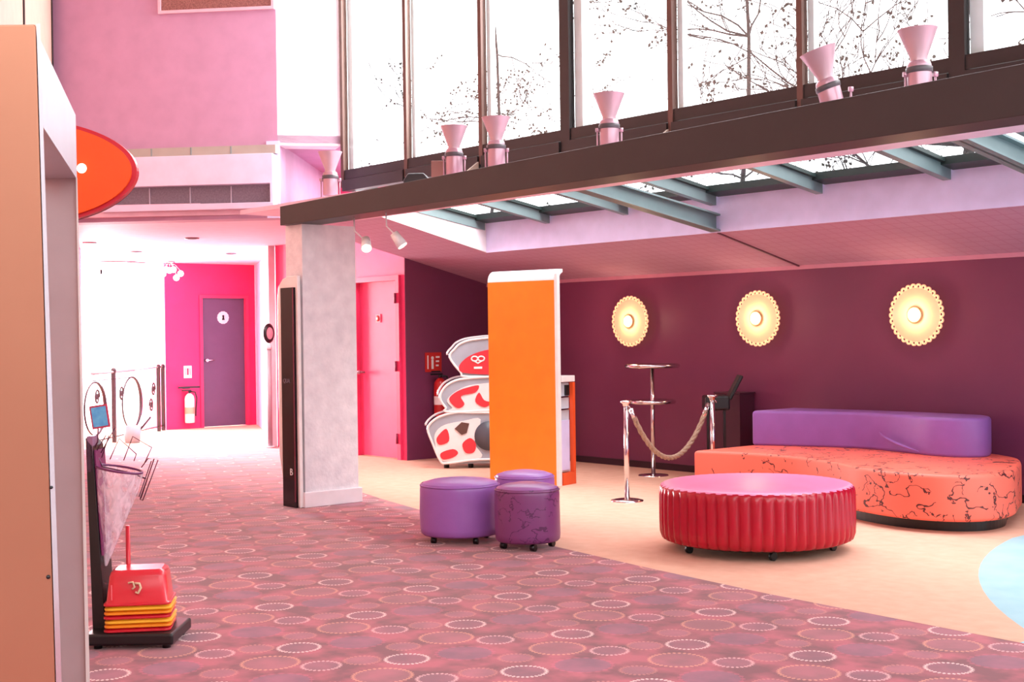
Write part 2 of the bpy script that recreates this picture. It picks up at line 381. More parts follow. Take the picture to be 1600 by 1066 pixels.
struct('trim_1', MB().prism([(S1.x - SD.x * .11 - SN.x * .02, S1.y - SD.y * .11 - SN.y * .02), (S1.x + SD.x * .02 - SN.x * .02, S1.y + SD.y * .02 - SN.y * .02), (S1.x + SD.x * .02, S1.y + SD.y * .02), (S1.x - SD.x * .11, S1.y - SD.y * .11)], 2.64, 3.4), M_lilac)
# left wall
LP = ond(0, 20, 9.1); LP.z = 0; LD = (LP - S0).normalized(); LE = S0 + LD * 12; LN = Vector((LD.y, -LD.x, 0))
if LN.dot(f0.cross(Vector((0, 0, 1)))) > 0: LN = -LN
lw = MB().prism([(S0.x, S0.y), (LE.x, LE.y), (LE.x + LN.x * .2, LE.y + LN.y * .2), (S0.x + LN.x * .2, S0.y + LN.y * .2)], 0, 6.0)
struct('wall_left', lw, M_peach)
for px_, wd in ((36, .03), (80, .05)):
    q = ond(px_, 10, 1); t_ = None
    # vertical dark joint on the left wall where this ray meets it
    d = q - EYEP; den = d.x * LN.y * 0 + d.x * LN.x + d.y * LN.y; k_ = (S0.x * LN.x + S0.y * LN.y) / den
    P = Vector((d.x * k_, d.y * k_, 0)) - LN * .012
    a_ = P - LD * wd; b_ = P + LD * wd
    struct('trim_%d' % (2 if px_ == 36 else 3), MB().prism([(a_.x, a_.y), (b_.x, b_.y), (b_.x + LN.x * .012, b_.y + LN.y * .012), (a_.x + LN.x * .012, a_.y + LN.y * .012)], 2.2, 6.0), M_frame)
struct('ceiling_shade', MB().box(-14.5, 1.5, -1.5, 7.7, 6.0, 6.15), M_white)  # unseen ceiling added above the frame to shade the hall
# unseen low walls added behind the camera to block frontal fill, open above
struct('wall_front_block', MB().box(-7.0, 3.6, -3.7, -3.5, 0, 3.2), M_block)
struct('wall_right_block', MB().box(3.5, 3.7, -3.5, 10.6, 0, 3.2), M_block)
# pillar
pl = MB().box(-10.18, -9.91, 6.02, 6.56, 0, 2.42)
pl = struct('pillar', pl, M_plaster)
MB().box(-9.955, -9.885, 5.998, 6.585, 0, .13).build('plinth', M_white, pl, .006)
# sloped ceiling with its skylight opening
cm = MB()
tz = lambda x, y: zc(x, y) + .12
cm.prism([(-12.99, 9.2), (-1.5, 9.2), (-1.5, 10.6), (-12.99, 10.6)], zc, tz)
cm.prism([(-12.79, 7.5), (-11.34, 7.5), (-11.34, 9.2), (-12.79, 9.2)], zc, tz)
struct('ceiling_sloped', cm, M_ceil)
zr = lambda x, y: 2.71 + .17 * (9.2 - y)
cb = MB(); cb.box(-11.32, -1.5, 9.185, 9.199, 2.345, 2.72)
struct('trim_4', cb, M_lilac)
struct('trim_5', MB().prism([(-11.339, 7.5), (-11.32, 7.5), (-11.32, 9.199), (-11.339, 9.199)], lambda x, y: zc(x, y) - .005, lambda x, y: zr(x, y)), M_white)
struct('trim_6', MB().prism([(-8.06, 9.22), (-8.04, 9.22), (-8.04, 10.39), (-8.06, 10.39)], lambda x, y: zc(x, y) - .012, lambda x, y: zc(x, y) + .01), mat('ceiling_joint', (110, 60, 78), .6))
struct('trim_7', MB().box(-12.79, -1.5, 10.37, 10.4, 2.04, 2.085), mat('pink_cornice', (214, 150, 172), .5))
# ledge and beam
struct('window_ledge', MB().box(-11.34, -1.5, 6.22, 7.5, 2.62, 2.66), mat('pink_white_board', (238, 206, 226), .5))
def beamz(z_l, z_r): return lambda x, y: z_l + (z_r - z_l) * (x + 10.1) / 6.8
bm = MB().prism([(-10.15, 5.95), (-1.5, 5.95), (-1.5, 6.22), (-10.15, 6.22)], beamz(2.42, 2.455), beamz(2.585, 2.70))
struct('beam', bm, M_beam, .004)
# upper windows: one bay each
XM = [-11.32, -10.24, -9.12, -8.03, -6.87, -5.68, -4.5, -3.35, -2.2]
WY = 7.38
for i in range(len(XM) - 1):
    x0, x1 = XM[i], XM[i + 1]; thick = i in (3, 6)
    f = MB(); hw = .055 if thick else .024
    f.box(x0 - hw, x0 + hw, WY - .03, WY + .03, 2.66 if thick else 2.94, 6.0)
    wo = struct('window_%d' % (i + 2), f, M_frame if thick else mat('brown_window_metal', (92, 62, 52), .4, metal=.2))
    xe = x1 - (.055 if (i + 1) in (3, 6) else .024)
    MB().box(x0 + hw, xe, WY - .05, WY + .05, 2.90, 3.01).box(x0 + hw, xe, WY - .02, WY + .05, 3.02, 3.11).build('sill', M_frame, wo)
    MB().box(x0 + hw, x1 - hw, WY + .0, WY + .008, 3.11, 6.0).build('pane', M_glass, wo)
    MB().box(x0 + hw + .0, x0 + hw + (.09 if thick or i == 0 else .05), WY + .035, WY + (.12 if thick or i == 0 else .09), 3.05, 6.0).build('fin', M_fin, wo)
    if i in (2, 4, 5): MB().prism([(x0 - .01, 6.95), (x0 + .01, 6.95), (x0 + .01, 7.32), (x0 - .01, 7.32)], 2.66, lambda x, y: 2.70 + (y - 6.95) * .7).build('bracket', mat('bronze_bracket', (150, 128, 110), .4, metal=.3), wo)
# glass roof
XR = [-11.34, -10.29, -9.16, -8.05, -6.89, -5.70, -4.60, -3.45, -2.3]
for i in range(len(XR) - 1):
    x0, x1 = XR[i], XR[i + 1]
    f = MB(); f.cur = 0
    f.prism([(x0 - .035, 7.5), (x0 + .035, 7.5), (x0 + .035, 9.16), (x0 - .035, 9.16)], lambda x, y: zr(x, y) - .13, zr)
    f.cur = 1
    f.prism([(x0 + .035, 9.02), (x1 - .035, 9.02), (x1 - .035, 9.19), (x0 + .035, 9.19)], lambda x, y: zr(x, y) - .05, lambda x, y: zr(x, y) + .01)
    f.prism([(x0 + .035, 7.5), (x0 + .075, 7.5), (x0 + .075, 9.02), (x0 + .035, 9.02)], lambda x, y: zr(x, y) - .03, lambda x, y: zr(x, y))
    wo = struct('window_%d' % (i + 10), f, [M_steel, M_dgreen])
    MB().prism([(x0 + .02, 7.45), (x1 - .02, 7.45), (x1 - .02, 9.15), (x0 + .02, 9.15)], lambda x, y: zr(x, y) + .012, lambda x, y: zr(x, y) + .02).build('pane', M_glass, wo)
# deep I-beams under the glass roof
def ibeam(x):
    zt = lambda X_, y: 2.77 - .155 * (y - 7.5) if True else 0
    zb = lambda X_, y: 2.63 - .165 * (y - 7.5)
    f = MB()
    f.prism([(x - .01, 7.5), (x + .01, 7.5), (x + .01, 9.19), (x - .01, 9.19)], zb, zt)
    f.prism([(x - .06, 7.5), (x + .06, 7.5), (x + .06, 9.19), (x - .06, 9.19)], zb, lambda a, b: zb(a, b) + .015)
    f.prism([(x - .06, 7.5), (x + .06, 7.5), (x + .06, 9.19), (x - .06, 9.19)], lambda a, b: zt(a, b) - .015, zt)
    return f
struct('trim_8', ibeam(-8.05), M_steel); struct('trim_9', ibeam(-4.6), M_steel)

# ================================================================== FURNITURE
# red pleated pouf
pc = ond(1181, 800, 8.99)
pf = thing('pouf', 'large round pleated red pouf with castors and a smooth top whose pink is painted sky sheen', 'pouf', (pc.x, pc.y, 0))
NP = 54; R = .648
def pleat(t, r, z):
    if z > .425 or r < R * .9: return 1
    k = (t * NP / (2 * PI)) % 1.0
    kk = min(1, (.43 - z) / .05)
    return 1 - .034 * kk * (1 - math.sin(PI * k) ** .7) - .006 * math.sin(5 * t + 1)
prof = [(.50, .075), (.6, .07), (.632, .085), (.645, .12), (.648, .2), (.648, .3), (.647, .38), (.642, .415), (.630, .430), (.61, .438)]
mb = MB().lathe(prof, n=NP * 8, fn=pleat); mb.build('pleated_side', M_red, pf)
MB().lathe([(.632, .428), (.62, .437), (.6, .443), (.5, .452), (.3, .462), (.1, .466), (.001, .467)], n=160, fn=lambda t, r, z: 1 + (.008 * math.sin(NP * t) if r > .59 else 0)).build('top', M_sheentop, pf, )
MB().lathe([(.001, .06), (.56, .06), (.56, .08)], n=64).build('underside', M_black, pf)
for k in range(5):
    a = -PI / 2 + 2 * PI * k / 5 + .9; x, y = .5 * math.cos(a), .5 * math.sin(a)
    MB().cyl((x - .012, y, .028), (x + .012, y, .028), .028, n=14).cyl((x, y, .03), (x, y, .062), .012, n=8).build('castor', M_black, pf)
# purple stools
def stool(label, px, D, R, m_body, ztop=.415):
    c = ond(px, 800, D); st = thing('stool', label, 'stool', (c.x, c.y, 0), random.random() * 2, 'low round stools by the carpet edge')
    fn = lambda t, r, z: 1 + .006 * math.sin(3 * t + z * 9) + .004 * math.sin(7 * t - z * 20)
    MB().lathe([(.001, .052), (R * .93, .052), (R * .985, .066), (R, .10), (R * 1.01, .22), (R, .33), (R * 1.0, ztop - .045), (R * .985, ztop - .02), (R * .95, ztop - .002)], n=64, fn=fn).build('body', m_body, st)
    MB().lathe([(R * .965, ztop - .014), (R * .93, ztop), (R * .7, ztop + .018), (R * .35, ztop + .03), (.001, ztop + .034)], n=64).build('cushion', mat('purple_top', (168, 118, 196), .35, bump=(12, .2)) if m_body is M_purple else mat('mauve_top', (156, 104, 166), .3), st)
    MB().tube([(R * .985 * math.cos(2 * PI * i / 48), R * .985 * math.sin(2 * PI * i / 48), ztop - .017) for i in range(48)], .006, 6, True).build('piping', m_body, st)
    for k in range(4):
        a = PI / 4 + PI / 2 * k; x, y = R * .76 * math.cos(a), R * .76 * math.sin(a)
        MB().cyl((x - .016, y, .024), (x + .016, y, .024), .024, n=14).cyl((x, y, .03), (x, y, .053), .012, n=8).build('castor', M_black, st)
    return st
stool('wide plain purple vinyl stool, leftmost of the three purple stools', 719, 9.51, .283, M_purple)
stool('darker purple scribbled vinyl stool standing nearest of the three', 824, 9.15, .222, M_purple2)
stool('purple stool half hidden behind the two others beside the orange panel', 820, 9.98, .222, M_purple)
# curved coral sofa
so = thing('curved_sofa', 'long curved coral sofa with black scribble print and a purple backrest', 'sofa', (-6.6, 9.3, 0))
def smooth_closed(pts, n=6, sharp=()):
    out = []; L = len(pts)
    for i in range(L):
        p0, p1, p2, p3 = [Vector(pts[(i + k) % L]) for k in (-1, 0, 1, 2)]
        if i in sharp: p0 = p1
        if (i + 1) % L in sharp: p3 = p2
        for k in range(n):
            t = k / n; out.append(.5 * ((2 * p1) + (p2 - p0) * t + (2 * p0 - 5 * p1 + 4 * p2 - p3) * t * t + (3 * p1 - p0 - 3 * p2 + p3) * t ** 3))
    return out
SP = [(-7.95, 8.74), (-7.5, 8.88), (-7.0, 8.88), (-6.45, 8.68), (-6.05, 8.48), (-5.65, 8.38), (-5.3, 8.44), (-5.1, 8.66), (-5.1, 9.0), (-5.25, 9.35), (-5.42, 9.7), (-5.65, 10.0), (-6.1, 10.2), (-7.0, 10.22), (-7.95, 10.12)]
so_o = [(p[0] + 6.6, p[1] - 9.3) for p in [tuple(q) for q in smooth_closed(SP, 6, (0, 14))]]
MB().prism(so_o, .085, .42, True).build('seat', M_coral, so, .03, 4)
ins = [(x * .93, y * .84) for x, y in so_o]
MB().prism(ins, 0, .08).build('plinth', M_black, so)
BPn = [(-7.93, 9.50), (-7.5, 9.70), (-7.0, 9.83), (-6.5, 9.74), (-6.15, 9.64), (-5.9, 9.68), (-5.8, 9.85), (-5.92, 10.1), (-6.2, 10.2), (-7.0, 10.21), (-7.93, 10.1)]
bo = [(p[0] + 6.6, p[1] - 9.3) for p in smooth_closed(BPn, 6, (0, 10))]
MB().prism(bo, .415, .735, True).build('backrest', M_pur3, so, .03, 4)
# fold in the fabric
fp = [Vector((-6.75 + .45 * t - (-6.6), 9.76 - .11 * math.sin(t * PI / 2) - 9.3, .58 - .13 * t ** .7)) for t in [i / 10 for i in range(11)]]
MB().tube(fp, [.004 + .010 * math.sin(PI * i / 10) for i in range(11)], 8).build('fabric_fold', M_pur3, so)
# bar table with two discs
bt = thing('bar_table', 'tall chrome bar table with two round metal discs by the dark wall', 'table', tuple(onz(1021, 743, 0)))
MB().lathe([(.001, .012), (.10, .012), (.15, .008), (.155, 0)], n=40).build('base', M_chrome, bt)
MB().cyl((0, 0, .01), (0, 0, 1.11), .021, n=20).build('pole', M_chrome, bt)
def disc(R, z): return MB().lathe([(.001, z), (R - .03, z), (R - .012, z - .004), (R, z + .01), (R - .003, z + .028), (R - .015, z + .035), (R - .035, z + .028), (.001, z + .026)], n=64)
disc(.285, 1.10).build('table_top', M_chrome, bt); disc(.24, .735).build('lower_shelf', M_chrome, bt)
# rope barrier
def stanchion(label, loc, h):
    s = thing('stanchion', label, 'barrier post', loc, 0, 'chrome rope barrier posts')
    MB().lathe([(.001, .03), (.03, .028), (.1, .018), (.14, .01), (.142, 0)], n=40).build('base', M_chrome, s)
    MB().cyl((0, 0, .015), (0, 0, h - .03), .022, n=20).build('post', M_chrome, s)
    MB().lathe([(.022, h - .05), (.03, h - .045), (.03, h - .03), (.046, h - .02), (.048, h - .005), (.03, h), (.001, h)], n=32).build('cap', M_chrome, s)
    MB().tube([(.025, 0, h - .05), (.045, 0, h - .06), (.05, 0, h - .075)], .005, 6).build('hook', M_chrome, s)
    s.rotation_euler = (0, 0, math.atan2(1.0, .1) if 'left' in label else math.atan2(-1.0, -.1))
    return s
sa = onz(980, 783, 0); sb = onz(1113, 617, .87); sb = Vector((sb.x, sb.y, 0))
stanchion('chrome barrier post standing left of the rope in front of the bar table', sa, .87)
stanchion('chrome barrier post behind the left end of the coral sofa', sb, .87)
A = sa + Vector((0.01, .05, .79)); B = sb + Vector((-.01, -.05, .79)); pts = []
for i in range(61):
    t = i / 60; p = A.lerp(B, t); p.z = .79 - .46 * (1 - (2 * t - 1) ** 2) ** .95; pts.append(p)
rp = thing('barrier_rope', 'thick beige twisted rope hanging between the two chrome posts', 'rope', tuple(sa))
for st in range(3):
    q = []
    for i, p in enumerate(pts):
        t = (pts[min(i + 1, 60)] - pts[max(i - 1, 0)]).normalized(); a = t.cross(Vector((.8, .6, 0))).normalized(); b = t.cross(a); ph = i * .75 + st * 2 * PI / 3
        q.append(p - sa + (a * math.cos(ph) + b * math.sin(ph)) * .011)
    if st == 0: rm = MB()
    rm.tube(q[2:-2], .0135, 8)
rm.build('rope', mat('beige_rope', (176, 150, 128), .85, noise=(60, (140, 112, 92), 1), bump=(200, .4)), rp)
for e, f_ in ((0, 4), (60, 56)): MB().cyl(pts[e] - sa, pts[f_] - sa, .019, n=14).build('end_fitting', M_chrome, rp)
# dark folded seat behind the right post
dk = thing('folding_chair', 'black chair with a raised slanting back behind the right barrier post', 'chair', tuple(onY(1128, 700, 9.9).xy) + (0,), VROT)
MB().box(-.17, .07, -.1, .15, .70, .84).build('seat', M_black, dk, .02)
MB().prism([(.02, -.05), (.05, -.05), (.05, .1), (.02, .1)], 0, .1).build('tilt_block', M_black, dk) if False else None
ob = MB().box(-.018, .018, -.07, .12, 0, .26).build('backrest', M_black, dk, .01); ob.location = (.07, 0, .80); ob.rotation_euler = (0, math.radians(28), 0)
for x in (-.13, .03): MB().box(x - .012, x + .012, 0, .024, 0, .71).build('leg', M_black, dk)
tag(MB().box(-.16, .16, 0, .22, 0, .84).box(-.17, .17, -.01, .23, .84, .855).build('low_cabinet', mat('dark_plum_laminate', (74, 28, 50), .45), None, .004), 'low dark plum cabinet against the wall left of the purple backrest', 'cabinet', None, tuple(onY(1137, 700, 10.16).xy) + (0,), 0)
# wall lamps
M_disc = mat('lit_lamp_disc', (250, 205, 150), .5, emit=(255, 204, 160), estr=.62)
M_bulb = mat('lit_bulb', (255, 240, 215), .4, emit=(255, 230, 195), estr=11.0)
LM = []
for k, (X_, lab) in enumerate(((-10.29, 'scalloped round wall lamp glowing nearest the orange panel, above the bar table'), (-8.53, 'scalloped round wall lamp in the middle of the row, left of the purple backrest'), (-6.75, 'scalloped round wall lamp above the purple backrest of the sofa'))):
    if k == 0:
        L = thing('wall_lamp', lab, 'lamp', (X_, 10.34, 1.58), 0, 'scalloped round wall lamps')
        L.rotation_euler = (PI / 2, 0, 0)
        mb = MB().lathe([(.001, 0), (.236, 0), (.24, .004), (.236, .010), (.001, .018)], n=64)
        NB = 30
        for j in range(NB):
            a = 2 * PI * j / NB; c = (.250 * math.cos(a), .250 * math.sin(a))
            mb.lathe([(.011, 0), (.027, 0), (.027, .01), (.011, .01), (.011, 0)], (c[0], c[1], 0), 14)
        mb.build('shade', M_disc, L)
        MB().lathe([(.058, .014), (.074, .014), (.076, .035), (.062, .045), (.056, .035)], n=40).build('ring', mat('brass_ring', (200, 170, 130), .3, metal=.6), L)
        MB().sphere((0, 0, .02), .056, 24, .8).build('bulb', M_bulb, L)
        MB().cyl((0, 0, -.055), (0, 0, 0), .06, n=24).build('wall_mount', M_white, L)
        LM.append(L)
    else: dup(LM[0], (X_, 10.34, 1.58), lab)
    lamp('wall_lamp_light', 'POINT', (X_, 10.22, 1.58), 6, (1, .72, .45), .06)

# ================================================================== KIOSK, ICE CREAM STAND
KR = onz(874, 760, 0); KL = ond(766, 750, 13.3); KL.z = 0
kd = (KR - KL); kw = kd.length; kz = math.atan2(kd.y, kd.x)
ks = thing('orange_kiosk', 'tall orange kiosk panel with a curved top painted white as if lit and a small counter behind', 'kiosk', tuple(KL), kz)
def back_roll(off, w0, w1):
    prof = [(0, 0)] 
    return prof
mb = MB(); n = 10; prof = [(0.0, .0), (0.0, 1.97)]
MB().box(0, kw - .03, 0, .05, .0, 1.97).build('front_panel', M_orange, ks)
cp = MB(); out = [(0, 1.97)] + [(.11 - .11 * math.cos(a * PI / 2 / n), 1.97 + .11 * math.sin(a * PI / 2 / n)) for a in range(n + 1)] + [(.15, 2.08), (.15, 2.05), (.11, 2.03), (.06, 1.97)]
v = [(x_, y, z) for x_ in (0, kw - .03) for y, z in out]; L_ = len(out)
cp.add(v, [(i, (i + 1) % L_, L_ + (i + 1) % L_, L_ + i) for i in range(L_)], False); cp.add(v, [list(range(L_))[::-1], list(range(L_, 2 * L_))])
cp.build('curved_top', M_whitegloss, ks)  # white imitates skylight caught on the curve of the orange panel
MB().box(kw - .03, kw, .0, .05, .0, .06).box(kw - .03, kw, 0, .05, .06, 2.03).build('edge_strip', M_whitegloss, ks)
MB().box(.05, kw - .035, .055, .24, .12, .98).build('counter_body', mat('pale_grey_laminate', (200, 206, 216), .35), ks, .004)
MB().box(.03, kw + .005, .055, .29, .99, 1.05).build('counter_top', M_whitegloss, ks, .004)
MB().box(kw - .03, kw + .008, .245, .285, .116, .985).box(.0, kw + .008, .06, .285, .0, .115).build('orange_skirt', mat('red_orange_laminate', (238, 90, 40), .4), ks)
MB().box(kw - .035, kw - .02, .08, .22, .14, .62).build('side_door', M_lilac, ks)
for z in (.72, .84): MB().box(kw - .035, kw - .018, .07, .23, z, z + .014).build('rail', M_chrome, ks)
MB().box(kw - .035, kw - .015, .16, .22, .86, .96).build('vent', M_black, ks)
# ice cream stand
io = ond(765, 735, 14.6); io.z = 0
ic = thing('ice_cream_stand', 'grey three tiered ice cream stand with red pictures, half behind the orange kiosk', 'display stand', tuple(io), VROT)
M_ig = mat('pale_grey_plastic', (168, 175, 186), .35); M_iw = M_whitegloss; M_ir = mat('picture_red', (226, 50, 62), .4); M_ib = mat('chocolate_brown', (96, 62, 54), .4)
U = 14.6 / 2100
def IP(px, py): return ((px - 765) * U, (741 - py) * U)      # face coordinates: along, up
def face(name, pts, m_, y0, y1, parent, bevel=0):
    o = MB().prism(pts, -y1, -y0).build(name, m_, parent, bevel); o.rotation_euler = (PI / 2, 0, 0); return o
tiers = [([(705, 566), (713, 553), (722, 545), (742, 539), (790, 536), (850, 540), (850, 597), (735, 597), (722, 590)], .04),
         ([(689, 630), (694, 616), (706, 606), (728, 600), (790, 597), (850, 598), (850, 655), (708, 652), (698, 645)], .0),
         ([(669, 678), (678, 665), (694, 657), (722, 652), (790, 650), (850, 652), (850, 728), (750, 727), (700, 732), (688, 728), (676, 700)], .0)]
pics = [[[(719, 582), (733, 566), (760, 556), (790, 553), (830, 553), (830, 592), (735, 592)]],
        [[(703, 632), (715, 620), (735, 613), (750, 611), (744, 622), (722, 627), (727, 640), (716, 646)], [(744, 636), (750, 622), (758, 634), (770, 638), (758, 645)]],
        [[(683, 692), (698, 678), (702, 697), (687, 703)], [(689, 716), (708, 710), (716, 716), (708, 723), (692, 726)], [(723, 702), (735, 693), (744, 702), (741, 715), (728, 716)]]]
whites = [None, [(708, 645), (700, 632), (722, 615), (755, 608), (840, 606), (840, 650), (712, 650)], [(680, 700), (681, 684), (695, 672), (725, 666), (752, 664), (742, 700), (752, 724), (692, 729)]]
for ti, (ou, y0) in enumerate(tiers):
    SO = [tuple(q) for q in smooth_closed([IP(*p) for p in ou], 4, (5, 6))]
    tr = face('tier', SO, M_ig, .04, .42, ic, .01)
    rimp = SO
    cxm = sum(p[0] for p in rimp) / len(rimp); czm = sum(p[1] for p in rimp) / len(rimp)
    rb_ = MB().tube([(p[0], p[1], 0) for p in rimp], .014, 6, True).build('rim', M_iw, tr); rb_.location = (0, 0, -.035)
    rc = MB().tube([(p[0] - .04, p[1] + .02, 0) for p in rimp[:18]], .012, 6).build('rim', M_iw, tr); rc.location = (0, 0, -.3)
    if whites[ti]:
        wo = MB().prism([tuple(q) for q in smooth_closed([IP(*p) for p in whites[ti]], 4)], -.038, -.03).build('white_panel', M_iw, tr)
    for pp in pics[ti]:
        MB().prism([tuple(q) for q in smooth_closed([IP(*p) for p in pp], 4)], -.032, -.022).build('picture', M_ir, tr)
ic3 = [c for c in ic.children][2]
MB().prism([IP(*p) for p in [(711, 678), (722, 668), (734, 670), (730, 685), (722, 688)]], -.032, -.02).build('picture', M_ib, ic3)
x_, z_ = IP(765, 690)
MB().lathe([(.001, -.02), (.16, -.02), (.16, -.036)], (x_, z_, 0), 32).build('round_recess', mat('slate_plastic', (84, 88, 98), .4), ic3)
lg = MB(); t1 = ic.children[0]
for sx in (-1, 1):
    cx_, cz_ = IP(749 + sx * 5.2, 569)
    lg.tube([(cx_ + .034 * math.cos(2 * PI * i / 20), cz_ + .026 * math.sin(2 * PI * i / 20), -.018) for i in range(20)], .009, 6, True)
cx_, cz_ = IP(749, 574); lg.tube([(cx_ - .04, cz_ + .01, -.018), (cx_, cz_ - .016, -.018), (cx_ + .04, cz_ + .01, -.018)], .009, 6)
cx_, cz_ = IP(749, 583); lg.box(cx_ - .045, cx_ + .045, cz_ - .012, cz_ + .012, -.022, -.012)
lg.build('heart_emblem', M_iw, t1)
for px_ in (697, 735, 800):
    MB().cyl((IP(px_, 0)[0], .15, .0), (IP(px_, 0)[0], .15, .07), .03, n=10).build('foot', M_black, ic)
MB().box(IP(700, 0)[0], IP(850, 0)[0], .08, .4, .05, .09).build('base_rail', M_ig, ic)
# fire extinguisher and sign on the nook wall
fs = thing('fire_sign', 'red fire extinguisher sign with white pictograms on the dark wall', 'sign', (-12.785, 9.54, 1.14))
MB().box(0, .006, -.12, .12, -.115, .115).build('plate', mat('sign_red', (206, 44, 40), .4), fs)
pg = MB(); pg.box(.006, .009, -.09, -.075, -.08, .08).box(.006, .009, -.03, .0, -.08, .03).cyl((.006, -.015, .05), (.009, -.015, .05), .02, n=12)
for j in range(3): pg.box(.006, .009, .035, .09 - .008 * j, .05 - .05 * j, .07 - .05 * j)
pg.build('pictogram', M_whitegloss, fs)
def extinguisher(label, loc, mbody, mband, rz=0, s=1.0):
    e = thing('fire_extinguisher', label, 'fire extinguisher', loc, rz)
    MB().lathe([(.001, 0), (.07 * s, 0), (.075 * s, .01), (.075 * s, .36 * s), (.066 * s, .41 * s), (.04 * s, .44 * s), (.02 * s, .455 * s), (.001, .456 * s)], n=28).build('cylinder', mbody, e)
    MB().lathe([(.0765 * s, .14 * s), (.0765 * s, .24 * s)], n=28).build('band', mband, e)
    MB().cyl((0, 0, .45 * s), (0, 0, .49 * s), .018, n=12).box(-.012, .012, -.13, .03, .49 * s, .51 * s).box(-.01, .01, -.12, .0, .525 * s, .54 * s).build('handle', M_black, e)
    MB().tube([(0, .02, .48 * s), (0, .1, .47 * s), (.02, .12, .38 * s), (.02, .1, .2 * s), (.02, .095, .1 * s)], .011, 8).build('hose', M_black, e)
    return e
extinguisher('red fire extinguisher under its sign on the dark wall beside the ice cream stand', (-12.68, 9.56, .50), mat('extinguisher_red', (196, 34, 34), .3), M_whitegloss, 0, 1.0)

# ================================================================== POSTER TOTEM
PA = onY(469, 789, 5.965); PB = onY(444, 783, 5.965); PA.z = PB.z = 0
pd = (PA - PB); pdl = pd.length; pz = math.atan2(pd.y, pd.x)
pt = thing('poster_totem', 'tall narrow black glossy poster case with a rounded white surround beside the pillar', 'poster case', tuple(PB), pz)
gz = 1.88
MB().box(.02, pdl - .03, -.02, 0, 0, gz).build('black_glass', mat('black_gloss', (16, 10, 13), .1, spec=.3, noise=(3, (34, 16, 22), 1.2)), pt)
wr = [(-.075, .45), (-.075, 1.8), (-.05, 1.9), (.02, 1.96), (.1, 1.98), (pdl - .0, 1.98), (pdl - .0, .0), (.0, .0), (0, .2), (-.04, .3)]
so_ = MB().prism(wr, -.035, -.001).build('surround', M_whitegloss, pt, .008); so_.rotation_euler = (PI / 2, 0, 0)
MB().box(pdl - .045, pdl - .03, -.024, -.02, 0.05, gz).build('red_strip', mat('dark_red_strip', (110, 20, 50), .4), pt)
text('letters', 'B', .085, M_whitegloss, pt, (pdl * .62, -.022, .3), (PI / 2, 0, 0))
text('letters', 'QUA', .05, mat('dim_grey_ink', (120, 110, 120), .5), pt, (pdl * .4, -.022, 1.08), (PI / 2, 0, 0))

# ================================================================== BEAM TOP
def frame_at(px, py, Y): p = onY(px, py, Y); return p
def uplight(label, px, first=None, tilt=0, lean=0):
    p = onY(px, 200, 6.42); loc = (p.x, 6.42, 2.66)
    if first is not None:
        o = dup(first, loc, label)
        for ch in o.children:
            if not ch.name.startswith('bracket'): ch.rotation_euler = (lean, tilt, 0)
        o.scale = (1, 1, 1.18)
        return o
    e = thing('uplight', label, 'spotlight', loc, VROT, 'flared uplights on the dark beam')
    MB().lathe([(.001, .03), (.062, .03), (.066, .04), (.066, .19), (.06, .205), (.05, .21)], n=32).build('body', M_lav, e)
    MB().lathe([(.05, .20), (.046, .225), (.105, .355), (.108, .358), (.101, .356), (.044, .228), (.04, .215)], n=36).build('flared_shade', mat('pale_pink_metal', (200, 166, 174), .35, metal=.3), e)
    MB().lathe([(.067, .155), (.072, .158), (.072, .18), (.067, .183)], n=32).build('band', mat('dark_band', (80, 72, 76), .4), e)
    MB().tube([(-.082, 0, .0), (-.082, 0, .15)], .006, 6).tube([(.082, 0, .0), (.082, 0, .15)], .006, 6).box(-.088, .088, -.015, .015, 0, .008).cyl((-.095, 0, .15), (-.068, 0, .15), .012, n=10).cyl((.068, 0, .15), (.095, 0, .15), .012, n=10).build('bracket', M_lav, e)
    return e
u1 = uplight('flared pink metal uplight at the far left end of the beam', 515)
u1.scale = (1, 1, 1.18)
uplight('flared uplight second from the left, right of the small brown box', 709, u1)
uplight('flared uplight third from the left, close beside another uplight', 775, u1)
uplight('flared uplight standing alone at the middle of the beam', 952, u1)
uplight('flared uplight tilted to the left near the right end of the beam', 1308, u1, math.radians(-17))
uplight('flared uplight nearest the camera, rightmost on the beam', 1439, u1, math.radians(-2))
p = onY(643, 275, 6.4)
tag(MB().prism([(-.09, 0), (.11, 0), (.11, .05), (.07, .10), (-.06, .10), (-.10, .04)], -.08, .08).build('loudspeaker', M_black, None, .012), 'small black rounded loudspeaker lying on the beam between two uplights', 'loudspeaker', None, (p.x, 6.45, 2.665))
bpy.data.objects['loudspeaker'].rotation_euler = (PI / 2, 0, VROT * .9)
p = onY(681, 265, 6.4)
tag(MB().box(-.05, .05, -.05, .05, 0, .17).build('small_box', mat('brown_box', (150, 104, 92), .6), None, .004), 'small upright brown box on the beam beside the second uplight', 'box', None, (p.x, 6.42, 2.661), VROT)
p = onY(752, 250, 6.4)
ob = MB().box(-.015, .015, -.03, .03, 0, .24).build('bracket_arm', M_black, None, .004)
tag(ob, 'dark slanted metal arm on the beam just left of the third uplight', 'bracket', None, (p.x - .03, 6.47, 2.663)); ob.rotation_euler = (0, math.radians(16), VROT)
